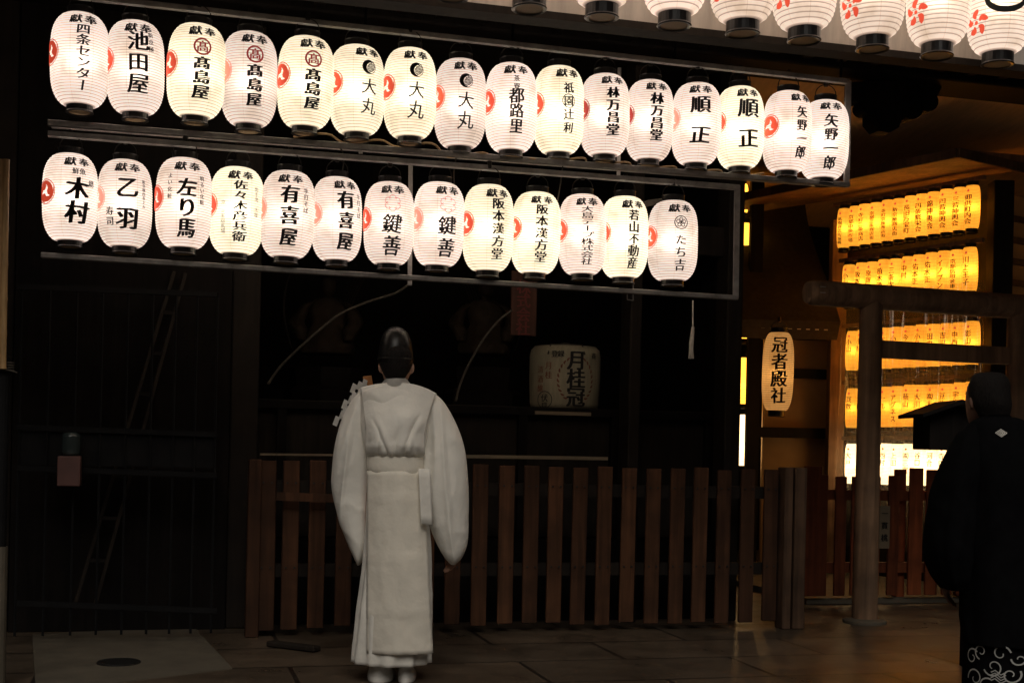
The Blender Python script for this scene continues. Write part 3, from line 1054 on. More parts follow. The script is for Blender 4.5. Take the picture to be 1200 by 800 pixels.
# front row under the pale fascia (bottom halves in view)
FRONT = [(612 - 82, -2), (620, 12), (705, 22), (790, 32), (870, 41), (942, 49), (1022, 59), (1098, 67), (1169, 77)]
FL = ['large ribbed lantern at top edge, only its pale base showing, leftmost of the front row',
      'large ribbed lantern at top edge, second from left of front row, white base disc',
      'large ribbed lantern with pale base, third from left in front row along the top',
      'large ribbed lantern fourth in the front row, glossy black base ring over pale fascia',
      'large ribbed lantern fifth in the front row, red petals at its left shoulder',
      'large ribbed lantern sixth in the front row, red petals low on its left',
      'large ribbed lantern third from right in front row, amber underside',
      'large ribbed lantern second from right in front row, amber underside and red flower',
      'last large ribbed lantern at top right corner with a black brush curve']
BD = 5.2
front_pos = []
for i, (cx, by) in enumerate(FRONT):
    p = on(cx, by, BD)
    front_pos.append((p, FL[i], i))
step = (front_pos[-1][0] - front_pos[2][0]) / 6
for k in range(1, 8):
    front_pos.append((front_pos[0][0] - step * k, 'large ribbed lantern of the front row beyond the top of the picture', 20 + k))
for p, lab, i in front_pos:
    tc = -math.atan2(p.x, p.y)
    a = tc + 0.05
    fl = Flat()
    for k in range(5):                                        # five-petal red crest on the left
        an = R(90 + 72 * k); c, s_ = math.cos(an), math.sin(an)
        CY = -0.105
        fl.stroke([(c * 0.018, CY + s_ * 0.018), (c * 0.034 - s_ * 0.008, CY + s_ * 0.034 + c * 0.008), (c * 0.050 + s_ * 0.004, CY + s_ * 0.050 - c * 0.004), (c * 0.058 + s_ * 0.010, CY + s_ * 0.058 - c * 0.010)], [0.003, 0.013, 0.010, 0.001])
    fl.disc(0, CY, 0.009, 12)
    bt = Flat().text('會', 0, 0.06, 0.15, bold=0.02)
    dl = [('crest', fl, M['red'], a - 0.78, 0.0045)]
    if i == 8: dl.append(('lettering', Flat().stroke([(-0.09, 0.02), (-0.075, -0.03), (-0.03, -0.06), (0.03, -0.06), (0.08, -0.03), (0.10, 0.03)], [0.006, 0.011, 0.013, 0.013, 0.01, 0.006]), M['ink'], a + 0.15, 0.003))
    if i == 7: dl.append(('lettering', Flat().stroke([(-0.05, 0.03), (-0.02, -0.005), (0.03, -0.012), (0.07, 0.02)], [0.006, 0.012, 0.012, 0.006]), M['ink'], a + 0.25, 0.003))
    lantern(BIG, p + Vector((0, 0, 0.052)), M['paper_big'], lab, 'front row lanterns', bulb_data('big', 0.8, (1, 0.85, 0.66)), dl, name='large_paper_lantern')
# hanging rail for them
bm = bmesh.new(); a = on(300, -200, BD); bar(bm, front_pos[-1][0] + Vector((0, 0, 0.66)), front_pos[8][0] + E1 * 0.6 + Vector((0, 0, 0.66)), 0.03, 0.03)
tag(build('hanging_rail', bm, M['dark_steel']), 'dark rail along the roof edge carrying the large ribbed front lanterns', 'rail')

# racks -----------------------------------------------------------------
def rack(name, label, lines, verts, base):
    root = empty(name, base); tag(root, label, 'rack')
    for (x0, y0, x1, y1, w_, h_, off) in lines:
        bm = bmesh.new(); bar(bm, on(x0, y0, RD) + E2 * off, on(x1, y1, RD) + E2 * off, w_, h_); bevel(bm, 0.003, 1)
        build('rail', bm, M['steel'], root)
    for (x0, y0, x1, y1, w_) in verts:
        bm = bmesh.new(); oo = 0.17 if x0 < 800 else 0.0; bar(bm, on(x0, y0, RD) + E2 * oo, on(x1, y1, RD) + E2 * oo, w_, w_, Vector((1, 0, 0))); build('upright', bm, M['steel'], root)
    return root


b1 = on(520, 190, RD); b2 = on(455, 330, RD)
r1 = rack('lantern_rack', 'upper grey steel rack carrying sixteen white lanterns', [(40, -9.5, 995, 96, 0.03, 0.03, 0.0), (56, 144, 995, 217, 0.035, 0.028, 0.0), (56, 138, 995, 211, 0.02, 0.014, 0.19)],
          [(994, 95, 992, 217, 0.03), (430, 35, 428, 172, 0.02), (738, 70, 737, 199, 0.02)], b1)
r2 = rack('lantern_rack', 'lower grey steel rack carrying thirteen white lanterns, hung under the upper one', [(56, 157, 866, 220, 0.035, 0.028, 0.0), (48, 299, 864, 349, 0.035, 0.026, 0.0)],
          [(864, 218, 862, 349, 0.03), (488, 184, 487, 330, 0.022)], b2)
for px in (150, 428, 600, 790, 985):
    bm = bmesh.new(); q = on(px, -9.5 + (px - 40) * 0.1105, RD); tube(bm, [q + Vector((0, 0, 0)), q + Vector((0.02, 0.0, 0.62))], 0.008, 6)
    build('hanger_rod', bm, M['dark_steel'], r1)


def curve_thing(name, pts, rad, m, label, cat, n=6, sub=5):
    P = [Vector(p) for p in pts]; out = []
    for i in range(len(P) - 1):
        a = [P[max(i - 1, 0)], P[i], P[i + 1], P[min(i + 2, len(P) - 1)]]
        for s in range(sub): out.append(crom(*a, s / sub))
    out.append(P[-1])
    bm = bmesh.new(); tube(bm, out, rad, n)
    for f in bm.faces: f.smooth = True
    return tag(build(name, bm, m), label, cat)


pp = []
for i, (cx, ty, by, tx, t_) in enumerate(ROW1):
    if i < 4: continue
    pp.append(on(cx - 12, by + 6 + (i % 2) * 2, RD) + E2 * 0.085); pp.append(on(cx + 24, by + 7 + (i % 3), RD) - E2 * 0.02)
pp = pp[:-4]
curve_thing('power_cable', pp, 0.0055, M['cord'], 'thin tan cable strung along the bottoms of the upper lanterns', 'cable')
for pts, lab in (([(400, 172), (404, 183), (402, 200)], 'short tan cord ends tied to the rack above the sixth lower lantern'),
                 ([(537, 178), (533, 205), (536, 228)], 'pale string hanging from the rack beside the right flower-marked lantern'),
                 ([(662, 188), (659, 212), (655, 236)], 'pale string hanging from the rack between two lower cream lanterns')):
    P = [on(x, y, RD) + E2 * 0.03 for x, y in pts]
    curve_thing('string', P, 0.004, M['rope'], lab, 'string')
curve_thing('frayed_rope', [on(x, y, RD) + E2 * 0.16 for x, y in ((586, 203), (592, 212), (597, 224), (606, 232))], [0.008] * 16, M['rope'], 'frayed straw rope end behind the cream lanterns of lower rack', 'rope')
bm = bmesh.new(); P = [on(x, y, RD) + E2 * 0.14 for x, y in ((742, 241), (770, 229), (795, 226), (800, 230), (772, 236), (744, 247))]
a = [bm.verts.new(p) for p in P]; c = [bm.verts.new(p + E2 * 0.012) for p in P]
bm.faces.new(a); bm.faces.new(c[::-1])
for i in range(6): bm.faces.new((a[i], c[i], c[(i + 1) % 6], a[(i + 1) % 6]))
bmesh.ops.recalc_face_normals(bm, faces=bm.faces[:])
tag(build('folded_cloth', bm, M['rope']), 'strip of striped brown cloth tucked above the last lower lanterns', 'cloth')
bm = bmesh.new()
tube(bm, [on(742, 331, RD), on(742, 345, RD)], 0.003, 6)
for a_, b_ in (((735, 344), (735, 351)), ((735, 351), (742, 352)), ((742, 352), (742, 344))): tube(bm, [on(*a_, RD), on(*b_, RD)], 0.003, 6)
tag(build('wire_hook', bm, M['steel']), 'small wire hook hanging below the lower rack under the second-last lantern', 'hook')

# ropes in the dark hall, tassel
curve_thing('bell_rope', [on(x, y, 8.45) for x, y in ((478, 334), (462, 344), (430, 354), (400, 367), (375, 386), (350, 408), (328, 430), (314, 450))], 0.008, M['rope'], 'thin twisted rope sagging from the rack down to the left post', 'rope')
curve_thing('bell_rope', [on(x, y, 8.45) for x, y in ((600, 363), (584, 376), (566, 398), (551, 424), (540, 448), (534, 470))], 0.008, M['rope'], 'thin twisted rope sagging beside the red lettered board', 'rope')
bm = bmesh.new()
for k in range(9):
    o = Vector((random.uniform(-.012, .012), random.uniform(-.012, .012), 0)); tube(bm, [on(812, 383, 8.0) + o * .4, on(810, 402, 8.0) + o, on(809 + random.uniform(-2, 2), 420, 8.0) + o * 1.5], [0.006, 0.005, 0.003], 5)
tube(bm, [on(812, 352, 8.0), on(812, 384, 8.0)], 0.005, 6)
tag(build('rope_tassel', bm, M['white_tie']), 'frayed white rope tassel hanging below the lower rack at right', 'tassel')

# hanging board with red characters
bd = on(614, 392, 8.5)
sb = empty('hanging_board', bd); tag(sb, 'narrow reddish wooden board with faded red characters hung above the barrel', 'sign')
bm = bmesh.new(); u0, u1 = U(599, 366, 8.5), U(629, 366, 8.5); fbox(bm, u0, u1, 0, 0.02, Z(614, 393, 8.5), Z(614, 318, 8.5), 8.5); bevel(bm, 0.003, 1); build('board', bm, M['sign_wood'], sb)
fl = Flat().text('株式会社', 0, 0, 0.1, 0.092, bold=0.02, cuts=0)
o0 = on(614, 336, 8.497)
me = fl.mesh(lambda x, y, d=0: tuple(o0 - E2 * d + E1 * x + Vector((0, 0, y)) - sb.location), 'lettering'); link('lettering', me, M['sign_ink'], sb)

# sake barrel
bc = on(661, 476, 9.35); BR = 0.262
sk = empty('straw_barrel', (bc.x, bc.y, zt - 0.0)); sk.location.z = Z(660, 478, 9.0) + 0.001
tag(sk, 'straw-wrapped sake barrel with black and red lettering on the altar counter', 'barrel')
BH = Z(661, 405, 9.3) - sk.location.z
bm = bmesh.new(); lathe(bm, [(BR * .93, 0), (BR * .97, 0.04), (BR * 1.0, BH * .5), (BR * 1.0, BH * .82), (BR * .965, BH * .93), (BR * .86, BH * .985), (BR * .3, BH * 1.0), (0.02, BH * 1.0)], 48)
build('body', bm, M['straw'], sk, smooth=True, world=False)
bm = bmesh.new()
lathe(bm, [(0.03, BH - .01), (0.045, BH + .005), (0.035, BH + .022), (0.012, BH + .026)], 14)
for k in range(6):
    a_ = 6.283 * k / 6
    tube(bm, [Vector((0.03 * math.cos(a_), 0.03 * math.sin(a_), BH + .01)), Vector((BR * .86 * math.cos(a_), BR * .86 * math.sin(a_), BH * .99)), Vector((BR * 1.005 * math.cos(a_), BR * 1.005 * math.sin(a_), BH * .84))], 0.007, 6)
build('top_rope', bm, M['rope'], sk, world=False)
ca = -math.atan2(bc.x, bc.y)
def bwrap(x, y, d=0):
    a_ = ca + x / BR
    r = BR * 1.005 + 0.002 + d
    return (r * math.sin(a_), -r * math.cos(a_), y)
fl = Flat().text('月桂冠', 0.085, BH * .75, 0.15, BH * .285, wide=0.95, bold=0.03); fl.text('登録', -0.075, BH * .84, 0.05, 0.045, wide=1, horizontal=True, bold=0.02); fl.text('商', 0.235, BH * .83, 0.05)
fl.text('伏見', -0.15, BH * .16, 0.06, 0.06); fl.ring(-0.15, BH * .13, 0.058, 0.063, 22)
link('lettering', fl.mesh(bwrap, 'lettering'), M['ink'], sk)
fl = Flat().text('清酒醸', -0.19, BH * .60, 0.055, 0.068); fl.text('月桂', -0.12, BH * .66, 0.058, 0.068)
for s_ in (-1, 1):
    for k in range(11):
        a_ = R(-60 + 13 * k); x, y = 0.085 + s_ * 0.125 * math.cos(a_), BH * .45 + 0.155 * math.sin(a_)
        fl.stroke([(x, y), (x + s_ * 0.014 * math.cos(a_ + .9), y + 0.014 * math.sin(a_ + .9)), (x + s_ * 0.03 * math.cos(a_ + 1.2), y + 0.03 * math.sin(a_ + 1.2))], [0.003, 0.007, 0.002])
link('red_lettering', fl.mesh(bwrap, 'red_lettering'), simple('brown_red_ink', (0.19, 0.065, 0.035), 0.8, bump=0), sk)
bm = bmesh.new(); p = on(661, 484, 8.86); fbox(bm, U(627, 484, 8.86), U(692, 484, 8.86), 0, 0.012, Z(660, 486.5, 8.86), Z(660, 482.5, 8.86), 8.79)
tag(build('paper_strip', bm, M['plate']), 'narrow pale strip on the counter edge below the straw barrel', 'strip')


# seated guardian statues
SK = 0.64
def statue(px, lab, flip):
    b0 = on(px, 476, 9.6); z0 = Z(660, 478, 9.0)
    root = empty('guardian_statue', (b0.x, b0.y, z0 + 0.001)); ZB = Z(px, 432, 9.6) - z0; tag(root, lab, 'statue', 'guardian statues on the altar')
    def fit(b): b.transform(Matrix.Translation((0, 0, ZB)) @ Matrix.Scale(SK, 4))
    bm = bmesh.new(); lathe(bm, [(0.0, 0), (0.30, 0), (0.31, .05), (0.26, .07), (0.28, .15), (0.0, .15)], 8, caps=False); bm.transform(Matrix.Diagonal((1, 1, ZB / .15, 1))); build('plinth', bm, M['wood_black'], root, world=False)
    bm = bmesh.new()
    loft(bm, [(0, 0, 0.80, .07, .06), (0, 0, .77, .15, .09), (0, 0, .66, .21, .12), (0, 0, .5, .19, .14), (0, -.02, .4, .24, .18), (0, -.05, .27, .30, .24), (0, -.05, .16, .29, .25)], 40, 5, fold=0.05, foldk=9, rough=0.02, seed=px)
    fit(bm); build('robe', bm, M['statue'], root, smooth=True, world=False)
    for s_ in (-1, 1):
        bm = bmesh.new(); loft(bm, [(s_ * .17, 0, .75, .05, .06), (s_ * .27, -.04, .66, .07, .08), (s_ * .33, -.1, .52, .09, .1), (s_ * .29, -.17, .42, .09, .1), (s_ * .26, -.2, .3, .05, .06)], 24, 5, rough=0.015, seed=s_)
        fit(bm); build('sleeve', bm, M['statue'], root, smooth=True, world=False)
    bm = bmesh.new(); loft(bm, [(0, -.01, 1.03, .05, .05), (0, -.015, 1.0, .085, .09), (0, -.015, .93, .09, .095), (0, -.02, .86, .075, .085), (0, -.015, .82, .045, .05), (0, 0, .76, .05, .05)], 28, 5)
    fit(bm); build('head', bm, M['statue'], root, smooth=True, world=False)
    bm = bmesh.new(); loft(bm, [(0, .03, 1.2, .02, .02), (0, .03, 1.15, .05, .05), (0, .01, 1.06, .075, .08), (0, 0, .985, .098, .1), (0, 0, .975, .1, .102)], 24, 4); fit(bm); build('hat', bm, M['lacquer'], root, smooth=True, world=False)
    bm = bmesh.new(); s_ = 1 if flip else -1
    tube(bm, [(s_ * (.36 + .10 * math.sin(3.14 * i / 12)), -.22, .2 + .08 * i) for i in range(13)], [0.006 + 0.006 * math.sin(3.14 * i / 12) for i in range(13)], 8); fit(bm); build('bow', bm, M['wood_dark'], root, world=False)
    for q in range(4):
        bm = bmesh.new(); tube(bm, [Vector((-s_ * .1 + q * .03, .14, .6)) * SK + Vector((0, 0, ZB)), Vector((-s_ * .28 + q * .035, .16, 1.06)) * SK + Vector((0, 0, ZB))], 0.004, 6); build('arrow', bm, M['statue'], root, world=False)


statue(382, 'dark seated guardian statue in robe and tall hat behind the priest, left of the two', False)
statue(566, 'dark seated guardian statue in robe with bow, right of the priest near the barrel', True)

# ================================================================== FENCES
FDP = 8.15
fz = Z(600, 545, FDP)
fo = Vector((0, FDP, 0)) + E1 * U(930, 700, FDP)
fence = empty('picket_fence', fo, TH); tag(fence, 'weathered brown picket fence of broad boards across the shrine front', 'fence')
bm = bmesh.new()
xs = [303 + 9, 340, 371, 403, 436, 468, 500, 531, 562, 593, 622, 650, 678, 707, 735, 764, 792, 819, 847, 875, 902]
for i, px in enumerate(xs):
    u = U(px, 640, FDP); hw = 0.05 if i else 0.055
    zz = fz + random.uniform(-0.008, 0.01); t = random.uniform(-0.006, 0.006)
    vs = fbox(bm, u - hw, u + hw, -0.012 + t, 0.012 + t, 0.045 + random.uniform(-.01, .015), zz, FDP)
    sh = random.uniform(-0.006, 0.006)
    for v in vs[4:]: v.co += E1 * sh
bevel(bm, 0.004, 1)
build('board_panel', bm, M['wood_fence'], fence)
for z in (fz - 0.155, 0.40):
    bm = bmesh.new(); fbox(bm, U(303, 640, FDP), U(930, 640, FDP), 0.02, 0.07, z - 0.04, z + 0.04, FDP); build('rail', bm, M['wood_dark'], fence)
bm = bmesh.new()
for px in xs:
    u = U(px, 640, FDP)
    for z in (fz - 0.13, 0.42):
        for s_ in (-.026, .026):
            c = Vector((0, FDP, 0)) + E1 * (u + s_) + E2 * (-0.016) + Vector((0, 0, z)); fbox(bm, u + s_ - .006, u + s_ + .006, -.0215, -.0185, z - .006, z + .006, FDP)
build('nail_row', bm, M['iron'], fence)
for px, wd in ((932, 0.085), (918, 0.06)):
    bm = bmesh.new(); u = U(px, 640, FDP); fbox(bm, u - wd / 2, u + wd / 2, -0.07, 0.05 - 0.005 * wd, 0, fz + 0.02, FDP); bevel(bm, 0.006, 1); build('post', bm, M['wood_grey'], fence)
bm = bmesh.new(); u = U(297, 640, FDP); fbox(bm, u - .04, u + .04, -0.03, 0.05, 0, fz + 0.01, FDP); bevel(bm, .006, 1); build('post', bm, M['wood_fence'], fence)
# short red rail nailed across the left boards, pale rail behind the fence
bm = bmesh.new(); p, q = on(324, 581, 8.05), on(400, 584, 8.05); bar(bm, p, q, 0.03, 0.05); build('cross_batten', bm, M['wood_fence'], fence)
bm = bmesh.new(); bar(bm, on(305, 532, 8.45), on(396, 533, 8.45), .05, .012); bar(bm, on(396, 532, 8.45), on(711, 537, 8.45), 0.05, 0.022); 
tag(build('pale_rail', bm, M['plate']), 'thin pale wooden rail just above and behind the picket fence', 'rail')

F2 = 9.3
f2 = empty('picket_fence', Vector((0, F2, 0)) + E1 * U(1010, 700, F2), TH); tag(f2, 'vermilion-brown picket fence behind the torii, light showing between its boards', 'fence')
bm = bmesh.new()
for px, wd, top in ((951, 22, 546), (964, 10, 556), (984, 14, 558), (1004, 16, 558), (1022, 18, 558), (1046, 14, 557), (1072, 18, 548), (1091, 16, 550), (1110, 14, 552), (1128, 16, 552), (1148, 16, 552), (1168, 16, 553), (1190, 16, 553), (1212, 16, 554)):
    u = U(px, 640, F2); hw = wd / 2 * 10.0 / FPX
    fbox(bm, u - hw, u + hw, -0.012, 0.012, 0.075, Z(px, top, F2), F2)
bevel(bm, 0.004, 1); build('board_panel', bm, M['wood_fence2'], f2)
for py in (580, 665):
    bm = bmesh.new(); z = Z(1010, py, F2); fbox(bm, U(942, 640, F2), U(1240, 640, F2), 0.02, 0.07, z - 0.04, z + 0.04, F2); build('rail', bm, M['wood_fence2'], f2)
for px in (1062, 1135):
    bm = bmesh.new(); u = U(px, 640, F2); fbox(bm, u - .035, u + .035, 0.075, 0.145, 0.052, Z(px, 550, F2), F2); build('rear_post', bm, M['wood_fence2'], f2)
# sign plate on it
pl = empty('name_plate', on(1034, 641, F2 - 0.06)); tag(pl, 'narrow pale plate with three black characters tied to the fence beside the torii post', 'sign')
bm = bmesh.new(); fbox(bm, U(1028, 617, F2), U(1040, 617, F2), -0.035, -0.02, Z(1034, 642, F2), Z(1034, 592, F2), F2); bevel(bm, .002, 1); build('plate', bm, M['plate'], pl)
o1 = on(1034, 601, F2) + E2 * -0.038
link('lettering', Flat().text('一貫桃', 0, 0, 0.06, 0.095, bold=0.03, cuts=0).mesh(lambda x, y, d=0: tuple(o1 - E2 * d + E1 * x + Vector((0, 0, y)) - pl.location), 'lettering'), M['ink'], pl)

# ================================================================== TORII
tb = gr(1013, 729)
to = empty('torii', tb, 0); tag(to, 'plain grey timber torii with round posts at the right, before the yellow lanterns', 'torii gate')
TDp = tb.y - tb.x * T
ztop = Z(1016, 350, TDp)
pr = on(1189, 560, TDp); pr.z = 0
bm = bmesh.new(); lathe(bm, [(0.089, 0), (0.086, .6), (0.078, ztop + .02)], 28, Vector((tb.x, tb.y, 0)))
build('post', bm, M['wood_torii'], to, smooth=False)
bm = bmesh.new(); lathe(bm, [(0.086, 0), (0.083, .6), (0.075, ztop + .05)], 28, Vector((pr.x, pr.y, 0)))
build('post', bm, M['wood_torii'], to)
bm = bmesh.new(); tube(bm, [on(946, 343, TDp), on(952, 343, TDp), on(1290, 366, TDp)], [0.075, 0.088, 0.09], 28); build('top_beam', bm, M['wood_torii'], to)
bm = bmesh.new(); bar(bm, on(1030, 409, TDp), on(1182, 417, TDp), 0.06, 0.125); bevel(bm, .006, 1); build('tie_beam', bm, M['wood_torii'], to)
bm = bmesh.new(); p = on(957, 341, TDp) - E2 * 0.088
for dz in (-.02, .02): bar(bm, p + Vector((0, 0, dz)) - E1 * .02, p + Vector((0, 0, dz)) + E1 * .02, .006, .006)
build('metal_fitting', bm, M['steel'], to)
bm = bmesh.new(); lathe(bm, [(0.15, 0.0), (0.15, 0.018), (0.13, 0.03), (0.092, 0.032)], 24, Vector((tb.x, tb.y, 0))); build('base_stone', bm, M['pale_slab'], to)

# ================================================================== YELLOW LANTERN ROWS
ROWS = [  # (left px, left mid y, right px, right mid y, count, texts)
    ('top', 989, 268, 1139, 243, 12, ['祇園商店街振興', '京都中央市場', '寺町二条商店', '京都三条商店街', '寺町京極商店街', '新京極商店街', '長田万宝町', '四条繁栄会', '錦神輿会', '四若神輿会', '三若神輿会', '御供町内会'], 'y'),
    ('second', 996, 334, 1137, 316, 11, ['小山商店', '坂本屋', '原商店', '植木酒店', '三条大橋', '中村', '佑本正', '佑木正', 'イノブン', '京都信用金庫', '川上王子'], 'y'),
    ('third', 999, 411, 1139, 402, 11, ['小山', '小林', '松本', '木村', '小川', '今村', '小島', '田中', '吉川', '中西', '影山一夫'], 'y'),
    ('fourth', 999, 478, 1139, 473, 11, ['亘数', '木屋', '小橋', '一九', 'アグネス', '蔭山', '大川', '㈱大人', '豆政', '宇治', 'やぐら'], 'y'),
    ('bottom', 999, 543, 1139, 545, 11, ['大戸', '三木', '中川', '西村', '上田', '㈱三宝', '谷口', '河合', '寺田', '高橋', '石田'], 'h')]
ORD = ['first', 'second', 'third', 'fourth', 'fifth', 'sixth', 'seventh', 'eighth', 'ninth', 'tenth', 'eleventh', 'last']
wn_ang = math.atan2(WN.x, -WN.y)
rk = empty('lantern_shelf', onW(1065, 560, 0.05)); rk.location.z = 0.05
tag(rk, 'dark rails that carry the rows of yellow lanterns at right', 'rail')
for rn, x0, y0, x1, y1, n, tx, kind in ROWS:
    A, Bp = onW(x0, y0, 0.12), onW(x1, y1, 0.12)
    for j in range(n):
        p = A.lerp(Bp, j / (n - 1))
        f = Flat(); t_ = tx[j]; sz = min(0.062, 0.25 / len(t_))
        f.text(t_, -0.004, 0.06 - sz * 0.2 + 0.03, sz, sz * 1.02, wide=1.0 if len(t_) < 5 else 1.4, bold=0.02, cuts=0)
        rd = Flat().ring(-0.002, 0.135, 0.001, 0.011, 12)
        wh = ORD[j] if j < n - 1 else 'last'
        lab = ('%s slim yellow lantern from the left in the %s row at right' if kind == 'y' else '%s dazzling white slim lantern from the left in the %s row at right') % (wh, rn)
        lantern(SLIM, p - Vector((0, 0, 0.1875)), M['paper_yellow'] if kind == 'y' else M['paper_hot'], lab, 'slim lanterns in rows at right',
                bulb_data(kind, 0.45 if kind == 'y' else 0.6, (1, 0.72, 0.36) if kind == 'y' else (1, 0.85, 0.6)),
                [('lettering', f, M['ink'], wn_ang + 0.12, 0.0025), ('dot', rd, M['red'], wn_ang + 0.12, 0.0026)] , handle=False, name='slim_lantern')
    bm = bmesh.new(); u = (Bp - A).normalized()
    bar(bm, A - u * .12 + Vector((0, 0, .235)) , Bp + u * .12 + Vector((0, 0, .235)), 0.04, 0.035); build('rail', bm, M['wood_torii'], rk)
for j in range(3):  # out-of-view lanterns added to throw warm light on the battened wall
    for q_, z_ in enumerate((2.75, 1.9)):
        p = cp + WR * (1.05 + j * .45) - Vector((-0.566, 0.824, 0)) * .45
        lantern(SLIM, Vector((p.x, p.y, z_)), M['paper_yellow'], 'unseen slim yellow lantern added beyond the right picture edge to light the battened wall', 'unseen lanterns added to light the battened wall', bulb_data('y', .45, (1, 1, 1)), [], handle=False, name='slim_lantern')
# clear plastic sheet hung over the lower rows
bm = bmesh.new(); nx, nz_ = 90, 14
P0, P1 = onW(982, 500, 0.33), onW(1150, 500, 0.33)
g_ = []
for i in range(nx + 1):
    t = i / nx; p = P0.lerp(P1, t); row = []
    for k in range(nz_ + 1):
        z = 0.35 + (2.62 - 0.35) * k / nz_
        o = 0.05 * noise.noise(Vector((t * 26, k * 0.12 + t * 5, 3))) + 0.03 * noise.noise(Vector((t * 9, k * 0.3, 8)))
        row.append(bm.verts.new(Vector((p.x, p.y, z)) + WN * o))
    g_.append(row)
for i in range(nx):
    for k in range(nz_): bm.faces.new((g_[i][k], g_[i + 1][k], g_[i + 1][k + 1], g_[i][k + 1]))
tag(build('plastic_sheet', bm, M['plastic'], smooth=True), 'wrinkled clear plastic sheet hung over the lower rows of yellow lanterns', 'sheet')

# column of lanterns seen edge-on right of the main post
cA = on(869, 400, 9.6)
for j, (ya, yb, k_) in enumerate(((216, 250, 'y'), (262, 326, 'y'), (338, 398, 'y'), (418, 474, 'y'), (486, 546, 'h'))):
    p = at(871, (ya + yb) / 2, 12.85); h = (yb - ya) * p.y / FPX
    lantern(SLIM, Vector((p.x, p.y, p.z - h / 2)), M['paper_strip'] if k_ == 'y' else M['paper_hot'],
            '%s glowing slim lantern from the top in the column behind the dark hall post' % ORD[j], 'slim lanterns stacked behind the post', bulb_data(k_, .45, (1, 1, 1)), [], scale=h / 0.375, handle=False, name='slim_lantern')

# oval lantern of the side shrine
p = at(911, 436, 11.6); s_ = 90 * 11.6 / FPX / 0.64
f = Flat().text('冠者殿社', 0.005, 0.215, 0.14, 0.138, wide=0.98, bold=0.03, jit=.05)
lantern(OVAL, Vector((p.x, p.y, p.z - .32 * s_)), M['paper_amber'], 'tall amber lantern with four black characters hanging before the ochre shrine wall', None, bulb_data('amber', .7, (1, .75, .42)),
        [('lettering', f, M['ink'], -math.atan2(p.x, p.y) + 0.05, .003)], scale=s_, name='hanging_lantern')

# ================================================================== LEFT SIDE
gd = 8.0
gt = empty('barred_gate', on(135, 715, gd)); gt.location.z = 0; tag(gt, 'dark steel barred gate with a solid middle panel at the left', 'gate')
for px in (22, 55, 87, 117, 147, 176, 203, 228, 252):
    bm = bmesh.new(); q = on(px, 520, gd); tube(bm, [(q.x, q.y, .05), (q.x, q.y, Z(px, 335 + px * .03, gd))], 0.008, 6); build('upright_bar', bm, M['dark_steel'], gt)
for py in (336, 500, 548, 706):
    bm = bmesh.new(); bar(bm, on(20, py, gd), on(254, py + 9, gd), 0.03, 0.03); build('rail', bm, M['dark_steel'], gt)
bm = bmesh.new(); fbox(bm, U(20, 525, gd), U(250, 525, gd), .012, .03, Z(135, 546, gd), Z(135, 508, gd), gd); build('panel', bm, M['dark_steel'], gt)
bm = bmesh.new(); fbox(bm, U(14, 525, 8.5), U(268, 525, 8.5), 0, .05, .0, 3.9, 8.5)
tag(build('plank_door', bm, M['wood_black']), 'black plank door shut behind the barred gate', 'door')
# stepladder leaning behind the bars
ld = empty('leaning_ladder', gr(92, 712)); ld.location = on(92, 700, 8.25); ld.location.z = 0; tag(ld, 'folded wooden ladder leaning diagonally behind the barred gate', 'ladder')
A0, A1, B0, B1 = on(88, 706, 8.3), on(204, 318, 8.42), on(112, 706, 8.3), on(217, 320, 8.42)
for a_, b_ in ((A0, A1), (B0, B1)):
    bm = bmesh.new(); bar(bm, a_, b_, .022, .02); build('side_rail', bm, M['wood_ladder'], ld)
for k in range(1, 8):
    bm = bmesh.new(); bar(bm, A0.lerp(A1, k / 8), B0.lerp(B1, k / 8), .02, .02); build('rung', bm, M['wood_dark'], ld)
# jar lamp over a pink box hung on the gate
jb = empty('fire_call_box', on(81, 569, 7.9)); tag(jb, 'small dull pink box with a glass cover on top, fixed to the barred gate', 'box')
bm = bmesh.new(); fbox(bm, U(68, 550, 7.9), U(95, 550, 7.9), -.06, .06, Z(81, 569, 7.9), Z(81, 534, 7.9), 7.9); bevel(bm, .006, 2); build('case', bm, M['pinkbox'], jb)
bm = bmesh.new(); q = on(83, 533, 7.9); zt2 = Z(83, 506, 7.9); lathe(bm, [(.052, q.z), (.052, q.z + .02), (.052, zt2 - .03), (.05, zt2 - .012), (.03, zt2)], 20, Vector((q.x, q.y, 0))); build('glass_cover', bm, simple('dim_glass', (.03, .04, .04), .12, var=.1, bump=0), jb, smooth=True)
# bamboo poles and the post they are tied to
for k, (px, rr) in enumerate(((1.5, .014), (7.5, .014))):
    bm = bmesh.new(); a_, b_ = on(px - 4, 432, 6.6), on(px, 187, 6.6)
    pts, rad = [], []
    for i in range(37):
        t = i / 36; pts.append(a_.lerp(b_, t)); rad.append(rr * (1.12 if i % 6 == 0 else 1.0))
    tube(bm, pts, rad, 12)
    tag(build('bamboo_pole', bm, M['bamboo']), ('bamboo pole at the left picture edge, outer of two tied together', 'bamboo pole at the left, inner of two tied together')[k], 'pole', 'bamboo poles at left')
po = empty('corner_post', on(0, 750, 6.65)); po.location.z = 0; tag(po, 'dark round post with pale concrete foot at the left picture edge', 'post')
q = on(-1, 600, 6.66); q.z = 0
bm = bmesh.new(); zf = Z(0, 640, 6.66); lathe(bm, [(.035, zf), (.035, Z(0, 418, 6.66)), (.02, Z(0, 415, 6.66))], 16, q); build('shaft', bm, M['dark_steel'], po)
bm = bmesh.new(); lathe(bm, [(.045, 0), (.042, zf)], 16, q); build('foot', bm, M['pale_slab'], po)
bm = bmesh.new()
